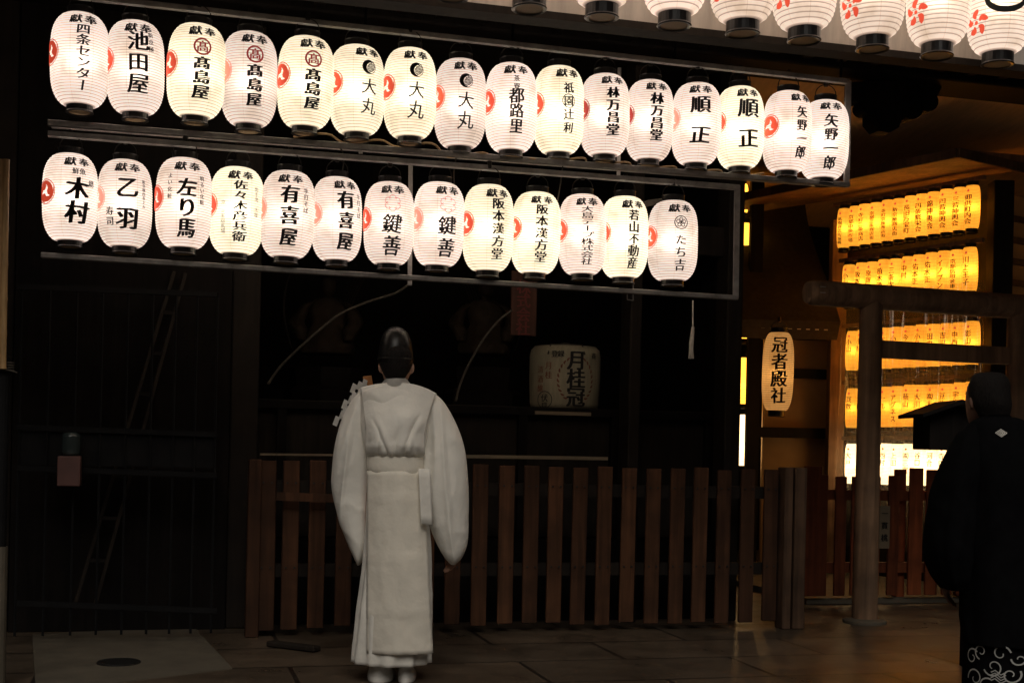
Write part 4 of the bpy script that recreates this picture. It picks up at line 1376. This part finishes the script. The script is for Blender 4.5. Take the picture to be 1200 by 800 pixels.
for k in range(4):
    z = Z(5, 424 + k * 3, 6.6); tube(bm, [q + Vector((.05 * math.cos(a_ / 2), .05 * math.sin(a_ / 2), z + .002 * math.sin(a_))) for a_ in range(14)], .004, 5)
tube(bm, [q + Vector((.03, -.04, Z(5, 432, 6.6))), q + Vector((.09, -.05, Z(5, 436, 6.6)))], .003, 5)
build('binding', bm, M['rope'], po)
# manhole cover
mc = gr(139, 777)
bm = bmesh.new(); lathe(bm, [(.112, .004), (.112, .011), (.104, .014), (.0, .014)], 32, Vector((mc.x, mc.y, 0)), caps=False)
tag(build('manhole_cover', bm, M['iron']), 'small round iron manhole cover in the pale slab at lower left', 'manhole cover')
# stone and litter by the fence foot
bm = bmesh.new(); bmesh.ops.create_icosphere(bm, subdivisions=3, radius=.06); q = gr(262, 715)
for v in bm.verts: v.co = Vector((v.co.x, v.co.y, max(v.co.z * .6, -.02))) * (1 + .3 * noise.noise(v.co * 18)) + Vector((q.x, q.y, .02))
tag(build('foot_stone', bm, M['pale_slab'], smooth=True), 'small rounded stone at the foot of the dark post left of the fence', 'stone')
bm = bmesh.new(); a_, b_ = gr(316, 757), gr(372, 764)
bar(bm, a_ + Vector((0, 0, .02)), b_ + Vector((0, 0, .02)), .07, .03); bevel(bm, .006, 1)
tag(build('wood_offcut', bm, M['wood_ladder']), 'short plank lying on the paving before the fence at left', 'plank')

# roofed box on a post beside the man in black
bx = at(1108, 530, 7.2); 
rb = empty('roofed_box', (bx.x + .06, bx.y, 0)); tag(rb, 'dark wooden box with a small gabled roof on a post beside the man in black', 'box')
bm = bmesh.new(); L, Rr = at(1083, 500, 7.2), at(1146, 500, 7.2); zb0, zb1 = at(1100, 527, 7.2).z, at(1100, 484, 7.2).z
cxm = (L.x + Rr.x) / 2
hexa(bm, [Vector((x, y, z)) for z in (zb0, zb1) for x, y in ((L.x, 7.1), (Rr.x, 7.1), (Rr.x, 7.4), (L.x, 7.4))]); build('case', bm, M['wood_black'], rb)
bm = bmesh.new(); zr = at(1110, 469, 7.2).z
lx, rx = at(1070, 484, 7.2).x, at(1158, 484, 7.2).x
a = [Vector((lx, 7.02, zb1 - .01)), Vector((cxm, 7.02, zr)), Vector((rx, 7.02, zb1 - .01)), Vector((rx, 7.02, zb1 - .03)), Vector((cxm, 7.02, zr - .025)), Vector((lx, 7.02, zb1 - .03))]
va = [bm.verts.new(p) for p in a]; vb = [bm.verts.new(p + Vector((0, .46, 0))) for p in a]
for i in range(6): bm.faces.new((va[i], va[(i + 1) % 6], vb[(i + 1) % 6], vb[i]))
for A in (va, vb): bm.faces.new((A[0], A[1], A[4], A[5])); bm.faces.new((A[1], A[2], A[3], A[4]))
g2 = [bm.verts.new(p) for p in (Vector((L.x, 7.1, zb1)), Vector((Rr.x, 7.1, zb1)), Vector((cxm, 7.1, zr - .03)))]; bm.faces.new(g2)
bmesh.ops.recalc_face_normals(bm, faces=bm.faces[:]); build('roof', bm, M['wood_black'], rb)
bm = bmesh.new(); pxx = at(1140, 600, 7.25).x; bar(bm, (pxx, 7.25, 0), (pxx, 7.25, zb0), .07, .09, Vector((1, 0, 0))); build('post', bm, M['wood_black'], rb)


# ================================================================== PEOPLE
def skin(nodes, edges, sub=2):
    me = bpy.data.meshes.new('skin')
    me.from_pydata([n[:3] for n in nodes], edges, [])
    o = bpy.data.objects.new('skin', me); COL.objects.link(o)
    o.modifiers.new('s', 'SKIN')
    for i, n in enumerate(nodes):
        sv = me.skin_vertices[0].data[i]; r = n[3]; sv.radius = (r, n[4] if len(n) > 4 else r); sv.use_root = (i == 0)
    mo = o.modifiers.new('u', 'SUBSURF'); mo.levels = sub; mo.render_levels = sub
    dg = bpy.context.evaluated_depsgraph_get()
    r = bpy.data.meshes.new_from_object(o.evaluated_get(dg))
    bpy.data.objects.remove(o); bpy.data.meshes.remove(me)
    return r


def fuse(meshes, voxel):
    b = bmesh.new()
    for me in meshes: b.from_mesh(me)
    me = bpy.data.meshes.new('body'); b.to_mesh(me); b.free()
    o = bpy.data.objects.new('tmp', me); COL.objects.link(o)
    mo = o.modifiers.new('r', 'REMESH'); mo.mode = 'VOXEL'; mo.voxel_size = voxel; mo.use_smooth_shade = True
    ms_ = o.modifiers.new('sm', 'SMOOTH'); ms_.factor = 0.5; ms_.iterations = 3
    dg = bpy.context.evaluated_depsgraph_get()
    r = bpy.data.meshes.new_from_object(o.evaluated_get(dg))
    bpy.data.objects.remove(o); bpy.data.meshes.remove(me)
    return r


def bm_mesh(b):
    me = bpy.data.meshes.new('t'); b.to_mesh(me); b.free(); return me


def head_mesh(c, yaw, s=1.0):
    """head with nose, brow, chin, ears; c = chin-level centre, face looks to +y before yaw"""
    b = bmesh.new()
    loft(b, [(0, -.012, .225, .02, .025), (0, -.012, .215, .052, .062), (0, -.01, .185, .073, .090), (0, -.004, .14, .078, .098), (0, .0, .10, .076, .097), (0, .006, .06, .069, .088), (0, .022, .025, .054, .066), (0, .045, .0, .03, .04)], 32, 5)
    for s_ in (-1, 1):
        q = bmesh.ops.create_icosphere(b, subdivisions=2, radius=1.0)
        for v in q['verts']: v.co = Vector((s_ * .080 + v.co.x * .010 + s_ * .006 * (v.co.y < 0), -.012 + v.co.y * .018, .10 + v.co.z * .032))
    q = bmesh.ops.create_icosphere(b, subdivisions=2, radius=1.0)
    for v in q['verts']: v.co = Vector((v.co.x * .013, .100 + v.co.y * .018 - v.co.z * .006, .088 + v.co.z * .026))
    q = bmesh.ops.create_icosphere(b, subdivisions=2, radius=1.0)
    for v in q['verts']: v.co = Vector((v.co.x * .024, .083 + v.co.y * .013, .048 + v.co.z * .009))
    b.transform(Matrix.Translation(c) @ Matrix.Rotation(yaw, 4, 'Z') @ Matrix.Diagonal((s, s, s, 1)))
    return b


def hand_nodes(nodes, edges, wi, wrist, d, side, curl, palm=None):
    """five unequal bent fingers on a palm; d forward, side = thumb direction, curl = bend direction"""
    d, side, curl = Vector(d).normalized(), Vector(side).normalized(), Vector(curl).normalized()
    w_ = Vector(wrist)
    nodes.append((*(w_ + d * .045), .026, .014)); pi = len(nodes) - 1; edges.append((wi, pi))
    for k, (off, ln) in enumerate(((.024, .068), (.008, .076), (-.009, .07), (-.025, .055))):
        base = w_ + d * .085 + side * off
        prev = pi
        p = base; dd = d.copy()
        for j in range(4):
            nodes.append((*p, (.0095, .009, .008, .0065)[j])); edges.append((prev, len(nodes) - 1)); prev = len(nodes) - 1
            dd = (dd + curl * .38).normalized(); p = p + dd * ln / 3
    p = w_ + d * .03 + side * .028; prev = pi
    for j in range(3):
        nodes.append((*p, (.012, .010, .008)[j])); edges.append((prev, len(nodes) - 1)); prev = len(nodes) - 1
        p = p + (d * .7 + side * .6 + curl * .25 * j).normalized() * .03


# ---- priest
PY = 6.44
def pa(px, py, dy=0.0):
    v = at(px, py, PY); return Vector((v.x, v.y + dy, v.z))
def ringp(py, xl, xr, hd, dy=0.0):
    c = pa((xl + xr) / 2, py); return (c.x, PY + dy, c.z, (xr - xl) / 2 * PY / FPX, hd)


base = pa(459, 797)
pr_ = empty('person', (base.x, PY, 0)); tag(pr_, 'priest in white robes and black cap seen from behind, holding paper streamers', 'person')
hc = pa(464, 451); 
nodes, edges = [], []
pel = pa(464, 575)
def nd(v, r, r2=None):
    nodes.append((v.x, v.y, v.z, r, r2 or r)); return len(nodes) - 1
def ed(*ix):
    for a_, b_ in zip(ix, ix[1:]): edges.append((a_, b_))
a0 = nd(pel, .13, .10); a1 = nd(pa(465, 530), .115, .09); a2 = nd(pa(466, 485), .14, .10); a3 = nd(pa(465, 462), .075, .06); a4 = nd(pa(464, 446), .052); a5 = nd(pa(464, 430), .052)
ed(a0, a1, a2, a3, a4, a5)
for s_, sx, hx in ((-1, 437, 450), (1, 495, 462)):
    h1 = nd(pa(464 + s_ * 20, 590), .085); k1 = nd(pa(460 + s_ * 17, 680), .062); an = nd(pa(457 + s_ * 15, 775), .042); ft = nd(pa(457 + s_ * 16, 790, .12), .035)
    ed(a0, h1, k1, an, ft)
sh1 = nd(pa(436, 466), .055); el1 = nd(pa(418, 530, .05), .045); wr1 = nd(pa(432, 505, .30), .03); ed(a2, sh1, el1, wr1)
hand_nodes(nodes, edges, wr1, pa(432, 505, .30), (.25, .35, .9), (1, 0, -.2), (.3, -.9, .1))
sh2 = nd(pa(496, 468), .055); el2 = nd(pa(520, 545, .02), .045); wr2 = nd(pa(531, 640, .10), .028); ed(a2, sh2, el2, wr2)
hand_nodes(nodes, edges, wr2, pa(531, 640, .10), (-.05, -.15, -1), (-.6, .8, 0), (-.8, -.4, -.1))
body = fuse([skin(nodes, edges), bm_mesh(head_mesh(hc + Vector((0, 0, -.01)), R(6), .97))], .0062)
body.transform(Matrix.Translation(-pr_.location))
link('body', body, M['skin'], pr_)
# hair on the nape and sides under the cap
bm = bmesh.new(); loft(bm, [(hc.x, PY - .018, hc.z + .205, .06, .075), (hc.x, PY - .018, hc.z + .16, .079, .098), (hc.x, PY - .022, hc.z + .10, .079, .092), (hc.x, PY - .032, hc.z + .06, .064, .072), (hc.x, PY - .035, hc.z + .028, .045, .05)], 36, 5, rough=.002)
build('hair', bm, M['hair'], pr_, smooth=True)
# black lacquered cap
bm = bmesh.new(); q = lambda py, xl, xr, hd, dy: ringp(py, xl, xr, hd, dy)
loft(bm, [q(382.5, 460, 467, .018, .015), q(385, 455, 472.5, .048, .01), q(391, 449.5, 478, .076, .004), q(402, 445.5, 482, .094, -.004), q(418, 443, 484, .104, -.008), q(427, 444, 484, .103, -.01)], 40, 5, rough=.003)
cap = build('cap', bm, simple('lacquered_gauze', (.006, .0055, .005), .36, var=.4, scale=120, bump=.06, spec=.3), pr_, smooth=True)
bm = bmesh.new(); c = pa(463.7, 421); tube(bm, [Vector((c.x + .0905 * math.cos(6.2832 * k / 40), PY - .007 + .108 * math.sin(6.2832 * k / 40), c.z)) for k in range(41)], .003, 6, caps=False)
cc = bmesh.ops.create_icosphere
build('cap_rim_glint', bm, M['wire'], pr_)  # glossy rim band put in for the thin highlight round the cap
# collar
bm = bmesh.new(); loft(bm, [ringp(439, 453.5, 475, .066, -.012), ringp(444, 452, 477, .076, -.010), ringp(450, 447, 482, .092, -.006), ringp(457, 440, 490, .10, 0)], 36, 4, caps=False)
bmesh.ops.solidify(bm, geom=bm.faces[:], thickness=.006)
build('collar', bm, M['tabi'], pr_, smooth=True)
bm = bmesh.new()
loft(bm, [ringp(451, 446, 484, .075), ringp(455, 432, 498, .10), ringp(462, 423, 508, .125), ringp(480, 422, 507, .14), ringp(505, 425, 505, .155, -.01), ringp(526, 429, 501, .16, -.01), ringp(536, 432, 498, .15, -.005), ringp(545, 434, 497, .12)], 72, 7, power=2.3, rough=.016, fold=.02, foldk=5, seed=3.1)
build('robe', bm, M['cloth'], pr_, smooth=True)
bm = bmesh.new(); nx, nz_ = 56, 44; rows = []       # stiff back piece with free corners at the shoulders
for k in range(nz_ + 1):
    t = k / nz_; row = []
    xl = 424 + 9 * min(1, t * 1.6) ** .8; xr = 512 - 13 * min(1, t * 1.5) ** .7
    for i in range(nx + 1):
        f_ = i / nx; u = 2 * f_ - 1
        top = 450 + (5 if u < 0 else 12) * abs(u) ** 2.2
        py = top + (533 - top) * t
        bulge = .15 * math.sin(min(1, t * 1.7) * 1.57) + .11 * max(0, t - .3) * (1 if t < .86 else ((1 - t) / .14) ** .6)
        dy = -(.080 + bulge * .62) + (.085 - .05 * (1 - t)) * abs(u) ** 2.6
        p = pa(xl + (xr - xl) * f_, py, dy)
        p.y += .010 * noise.noise(Vector((u * 1.9 + t * 1.2, t * 3.0, 2))) * min(1, t * 3) + .030 * (.5 - abs(noise.noise(Vector((u * 1.6, t * 2.6 - 1.5 * abs(u), 9))))) * max(0, t - .4) * 1.6
        for q0, q1, q2, q3, dp in ((-.75, .45, -.25, .95, .022), (.8, .35, .35, .95, .03), (.15, .62, .0, 1.0, .02), (-.5, .7, -.55, 1.0, .016), (.62, .7, .6, 1.0, .018)):
            ww = min(1, max(0, (t - q1) / (q3 - q1))); cx_ = q0 + (q2 - q0) * ww
            if t > q1: dp *= .5; p.y += dp * math.exp(-((u - cx_) / .075) ** 2) * math.sin(min(1, (t - q1) / .25) * 1.57) - dp * .55 * math.exp(-((u - cx_ - .14) / .10) ** 2) * math.sin(min(1, (t - q1) / .25) * 1.57)
        row.append(bm.verts.new(p))
    rows.append(row)
for k in range(nz_):
    for i in range(nx): bm.faces.new((rows[k][i], rows[k + 1][i], rows[k + 1][i + 1], rows[k][i + 1]))
bmesh.ops.recalc_face_normals(bm, faces=bm.faces[:]); bmesh.ops.solidify(bm, geom=bm.faces[:], thickness=.006)
build('back_piece', bm, M['cloth'], pr_, smooth=True)
for nm, rg, sd in (('sleeve', [ringp(457, 426, 440, .04, .03), ringp(468, 412, 440, .07, .03), ringp(495, 399, 438, .095, .03), ringp(530, 390, 436, .11, .05), ringp(572, 387, 436, .115, .07), ringp(606, 394, 434, .11, .07), ringp(634, 404, 432, .10, .07), ringp(654, 413, 425, .07, .07), ringp(663, 417, 420, .03, .07)], 1.7),
                   ('sleeve', [ringp(461, 495, 510, .04, .03), ringp(472, 491, 521, .07, .03), ringp(497, 491, 535, .095, .02), ringp(528, 492, 545, .11, .02), ringp(572, 494, 549, .115, .02), ringp(606, 500, 549, .11, .02), ringp(634, 510, 548, .095, .02), ringp(652, 520, 542, .07, .02), ringp(661, 528, 534, .03, .02)], 6.2)):
    bm = bmesh.new(); loft(bm, rg, 96, 10, power=2.0, fold=.0)
    for v in bm.verts:                                   # long crisp gravity folds fanning from the shoulder, a few slack creases
        t_ = min(1, max(0, (pa(464, 457).z - v.co.z) / .88)); x_ = v.co.x - pa(464, 560).x
        a_ = x_ / (.18 + .12 * t_)
        n1 = 1 - abs(noise.noise(Vector((a_ * 3.1 + sd, t_ * .9, sd)))) * 2.2
        n2 = 1 - abs(noise.noise(Vector((a_ * 1.5 + t_ * 2.2 + sd, t_ * 3.2 - a_, 7 + sd)))) * 2.6
        v.co.y -= (.020 * max(0, n1) ** 2 + .006 * max(0, n2) ** 3) * min(1, t_ * 4) * (1 if v.co.y < PY + .05 else -1)
    build(nm, bm, M['cloth'], pr_, smooth=True)
bm = bmesh.new(); loft(bm, [ringp(534, 432, 498, .158, -.008), ringp(537, 431, 499, .162, -.008), ringp(549, 431, 499, .163, -.008), ringp(554, 433, 498, .158, -.008)], 72, 4, power=2.5, rough=.003)
ob = build('sash', bm, M['cloth_warm'], pr_, smooth=True)
bm = bmesh.new(); loft(bm, [ringp(548, 433, 497, .135), ringp(590, 430, 501, .15), ringp(650, 426, 505, .165), ringp(720, 419, 505, .18), ringp(774, 414, 504, .185)], 90, 8, power=2.2, fold=.05, foldk=13, rough=.008, seed=2.2, fold_top=.05)
build('hakama', bm, M['cloth'], pr_, smooth=True)
bm = bmesh.new()
p4 = [pa(493, 548, -.165), pa(506, 549, -.135), pa(508.5, 613, -.15), pa(496, 611, -.175)]
vs = [bm.verts.new(p) for p in p4]; bm.faces.new(vs); bmesh.ops.subdivide_edges(bm, edges=bm.edges[:], cuts=5, use_grid_fill=True)
for v in bm.verts: v.co.y += .006 * noise.noise(v.co * 12)
bmesh.ops.recalc_face_normals(bm, faces=bm.faces[:]); bmesh.ops.solidify(bm, geom=bm.faces[:], thickness=.006)
build('sash_end', bm, M['cloth'], pr_, smooth=True)
# long panel hanging at the back
bm = bmesh.new(); nx, nz_ = 22, 40; rows = []
for k in range(nz_ + 1):
    t = k / nz_; py = 551 + (759 - 551) * t; xl = 433.5 + 1.0 * t; xr = 497 + 12 * t; row = []
    for i in range(nx + 1):
        s_ = i / nx; u = 2 * s_ - 1
        dy = -(.165 + .035 * t) + .075 * u * u * (1 - .35 * t)
        p = pa(xl + (xr - xl) * s_, py, dy); p.y += .006 * noise.noise(Vector((s_ * 4, t * 2.5, 5))) + .004 * noise.noise(Vector((s_ * 9, t * 8, 1))) - (.004 if abs((t * 3.2) % 1 - .5) < .03 else 0)
        row.append(bm.verts.new(p))
    rows.append(row)
for k in range(nz_):
    for i in range(nx): bm.faces.new((rows[k][i], rows[k + 1][i], rows[k + 1][i + 1], rows[k][i + 1]))
bmesh.ops.recalc_face_normals(bm, faces=bm.faces[:]); bmesh.ops.solidify(bm, geom=bm.faces[:], thickness=.008)
build('back_panel', bm, M['cloth_warm'], pr_, smooth=True)
for xl, xr in ((429, 463), (465, 488)):
    bm = bmesh.new(); c = pa((xl + xr) / 2, 797); hw = (xr - xl) / 2 * PY / FPX * .92
    loft(bm, [(c.x, PY - .03, .105, hw * .7, .05), (c.x, PY - .03, .07, hw * .82, .07), (c.x, PY + .02, .035, hw, .13), (c.x, PY + .02, .012, hw * 1.0, .14), (c.x, PY + .02, .002, hw * .95, .135)], 28, 4); build('shoe', bm, M['tabi'], pr_, smooth=True)
# wand with paper streamers, held in the left hand
wd = empty('streamer_wand', pa(431, 505, .33)); tag(wd, 'wooden wand with white zigzag paper streamers held before the priest at his left', 'wand')
bm = bmesh.new(); bar(bm, pa(433, 512, .33), pa(424.5, 438, .22), .045, .012, Vector((0, 1, 0))); build('stick', bm, simple('bright_cedar', (.50, .21, .07), .6, var=.2, bump=0), wd)
for k0, (x0, y0, x1, y1) in enumerate(((423, 441, 391, 503), (418, 444, 394, 488), (424, 447, 399, 480), (412, 447, 388, 496))):
    bm = bmesh.new(); n_ = 5; dy0 = .20 - .02 * k0
    for j in range(n_):
        t = j / n_; cx_, cy_ = x0 + (x1 - x0) * t, y0 + (y1 - y0) * t
        o_ = 3.2 if j % 2 else -2.2; hh = (y1 - y0) / n_ * 1.08
        q4 = [(cx_ + o_, cy_), (cx_ + o_ + 4.5, cy_ + 2.5), (cx_ + o_ + 0.5, cy_ + hh + 2.5), (cx_ + o_ - 4, cy_ + hh)]
        vs = [bm.verts.new(pa(a_, b_, dy0 - .012 * j + (.012 if m_ in (1, 2) else 0) * (-1) ** j)) for m_, (a_, b_) in enumerate(q4)]
        bm.faces.new(vs)
    bmesh.ops.recalc_face_normals(bm, faces=bm.faces[:]); bmesh.ops.solidify(bm, geom=bm.faces[:], thickness=.002); build('paper_streamer', bm, M['tabi'], wd)

# ---- man in black
MY = 5.75
def ma(px, py, dy=0.0):
    v = at(px + 9, py, MY); return Vector((v.x, v.y + dy, v.z))
def ringm(py, xl, xr, hd, dy=0.0):
    c = ma((xl + xr) / 2, py); return (c.x, MY + dy, c.z, (xr - xl) / 2 * MY / FPX, hd)


b0 = ma(1168, 820)
mn = empty('person', (b0.x, MY, 0)); tag(mn, 'man in black kimono coat with white diamond crest, seen from behind at right edge', 'person')
nodes, edges = [], []
a0 = nd(ma(1172, 640), .14, .11); a1 = nd(ma(1171, 580), .13, .1); a2 = nd(ma(1168, 530), .15, .11); a3 = nd(ma(1162, 503), .085, .07); a4 = nd(ma(1156, 490, .03), .056); a5 = nd(ma(1153, 476, .05), .056)
ed(a0, a1, a2, a3, a4, a5)
for s_ in (-1, 1):
    h1 = nd(ma(1172 + s_ * 22, 660), .09); k1 = nd(ma(1170 + s_ * 19, 745), .065); ft0 = ma(1170 + s_ * 17, 800); ft0.z = .08; an = nd(ft0, .045); f1 = ft0 + Vector((0, .13, -.04)); fi = nd(f1, .036); ed(a0, h1, k1, an, fi)
s1 = nd(ma(1128, 522), .06); e1 = nd(ma(1106, 610, .04), .048); w1 = nd(ma(1112, 682, .16), .03); ed(a2, s1, e1, w1); hand_nodes(nodes, edges, w1, ma(1112, 682, .16), (.25, .35, -.9), (.5, .8, 0), (.6, -.3, -.2))
s2 = nd(ma(1214, 522), .06); e2 = nd(ma(1238, 610, .06), .048); w2 = nd(ma(1215, 640, .26), .03); ed(a2, s2, e2, w2); hand_nodes(nodes, edges, w2, ma(1215, 640, .26), (-.7, .7, 0), (.2, .3, .9), (-.3, -.7, 0))
hm = ma(1148, 499, .06)
body = fuse([skin(nodes, edges), bm_mesh(head_mesh(hm + Vector((.012, 0, .0)), R(16), 1.03))], .0066)
body.transform(Matrix.Translation(-mn.location)); link('body', body, simple('tanned_skin', (.20, .105, .07), .65, var=.1, scale=20, bump=.03), mn)
bm = bmesh.new()
hx, hy, hz = hm.x + .016, hm.y - .03, hm.z
loft(bm, [(hx, hy, hz + .243, .02, .03), (hx, hy, hz + .236, .06, .07), (hx, hy, hz + .205, .082, .094), (hx, hy, hz + .15, .089, .103), (hx + .008, hy - .010, hz + .10, .086, .094), (hx + .014, hy - .020, hz + .06, .070, .070), (hx + .018, hy - .026, hz + .022, .054, .050)], 48, 7, rough=.008)
build('hair', bm, M['hair'], mn, smooth=True)
bm = bmesh.new(); loft(bm, [ringm(486, 1143, 1172, .075, .0), ringm(492, 1139, 1180, .095), ringm(500, 1132, 1192, .115)], 36, 4, caps=False); bmesh.ops.solidify(bm, geom=bm.faces[:], thickness=.008); build('collar', bm, M['black_cloth'], mn, smooth=True)
bm = bmesh.new(); loft(bm, [ringm(489, 1142, 1180, .09), ringm(497, 1130, 1204, .12), ringm(510, 1122, 1222, .145), ringm(540, 1118, 1228, .165), ringm(600, 1118, 1228, .17), ringm(680, 1119, 1226, .19), ringm(730, 1120, 1226, .2), ringm(752, 1121, 1226, .2)], 72, 7, power=2.3, rough=.012, fold=.02, foldk=7, seed=4.4)
build('coat', bm, M['black_cloth'], mn, smooth=True)
for sd, rg in ((2.0, [ringm(497, 1128, 1150, .07), ringm(512, 1115, 1146, .10), ringm(540, 1102, 1142, .13, .01), ringm(580, 1089, 1138, .15, .03), ringm(620, 1083, 1135, .165, .05), ringm(652, 1083, 1132, .165, .06), ringm(676, 1092, 1130, .14, .07), ringm(692, 1104, 1126, .10, .08)]),
               (8.0, [ringm(500, 1196, 1216, .07), ringm(520, 1198, 1234, .10), ringm(560, 1202, 1252, .14, .02), ringm(620, 1206, 1262, .165, .05), ringm(670, 1212, 1260, .16, .06), ringm(694, 1222, 1248, .1, .08)])):
    bm = bmesh.new(); loft(bm, rg, 56, 7, power=2.5, rough=.012, fold=.04, foldk=7, seed=sd); build('sleeve', bm, M['black_cloth'], mn, smooth=True)
# hakama with pale scroll pattern
bm = bmesh.new(); zfoot = .03
rg = [ringm(738, 1124, 1222, .175), ringm(775, 1123, 1224, .18), ringm(812, 1122, 1226, .185)]
lo = list(rg[-1]); lo[2] = .03; rg.append(tuple(lo))
loft(bm, rg, 64, 6, power=2.3, fold=.02, foldk=11, seed=1.5); build('hakama', bm, M['black_cloth'], mn, smooth=True)
fl = Flat()
def swirl(x, y, r, a0, turns, w=.004, sg=1):
    P_ = []
    for i in range(22):
        t = i / 21; a_ = R(a0) + sg * turns * 6.283 * t; P_.append((x + r * (1 - .8 * t) * math.cos(a_), y + r * (1 - .8 * t) * math.sin(a_)))
    fl.stroke(P_, [w * (1 - .4 * i / 21) for i in range(22)])
for x, y, r, a0_, tn, sg in ((-.23, .09, .04, 40, 1.1, 1), (-.21, .0, .045, 190, 1.1, -1), (-.25, -.07, .04, 300, 1.0, 1), (-.18, .12, .035, 260, 1.1, -1), (-.09, .12, .04, 10, 1.0, 1), (.07, .12, .04, 200, 1.1, 1), (-.19, -.14, .05, 120, 1.1, 1), (-.12, .06, .045, 200, 1.1, 1), (-.05, .03, .04, 30, 1.2, -1), (.03, .07, .05, 250, 1.0, 1), (.1, .02, .045, 100, 1.2, -1), (-.15, -.03, .04, 60, 1.1, 1), (-.07, -.06, .05, 300, 1.2, -1), (.02, -.04, .045, 20, 1.1, 1), (.11, -.08, .05, 150, 1.2, 1), (.16, .06, .04, 10, 1, -1), (-.02, .1, .03, 180, 1, 1), (-.12, -.12, .045, 10, 1.1, 1), (0, -.14, .05, 90, 1.1, -1), (.1, -.17, .04, 200, 1, 1)):
    swirl(x, y, r, a0_, tn, .0036, sg)
for x, y in ((.05, .015), (-.1, .0), (.14, -.02)):
    for k in range(4): fl.stroke([(x - .03, y + k * .012), (x - .012, y + k * .012 + .01), (x + .012, y + k * .012 - .008), (x + .032, y + k * .012 + .004)], .0025)
cm_ = ma(1173, 790); rx_, ry_ = rg[1][3], rg[1][4]
def hwrap(x, y, d=0):
    a_ = x / .19; c_, s_ = math.sin(a_), math.cos(a_)
    X = abs(c_) ** (2 / 2.3) * (1 if c_ >= 0 else -1); Y = abs(s_) ** (2 / 2.3)
    return (cm_.x + X * (rx_ + .012) - mn.location.x, -Y * (ry_ + .012), max(.04, cm_.z + y))
link('scroll_pattern', fl.mesh(hwrap, 'scroll_pattern'), simple('pale_print', (.42, .42, .40), .8, bump=0), mn)
# white diamond crest on the back
cz = at(1177, 507, MY - .17)
fl = Flat(); d_ = .024
for k in range(3):
    r_ = d_ * (1 - .36 * k)
    pts = [(r_, 0), (0, r_ * .72), (-r_, 0), (0, -r_ * .72), (r_, 0)]
    fl.stroke(pts, .0022)
yb = -.150
me = fl.mesh(lambda x, y, d=0: (cz.x + x - mn.location.x, -.158 + .02 * 0, cz.z + y * .95), 'crest')
cr_o = link('crest', me, M['white_tie'], mn)
# settle the crest on the coat by ray casting
bpy.context.view_layer.update()
coat = [o for o in mn.children if o.name.startswith('coat')][0]
for v in me.vertices:
    ok, loc, nn, fi = coat.ray_cast(Vector((v.co.x, -1.0, v.co.z)), Vector((0, 1, 0)))
    if ok: v.co.y = loc.y - .004
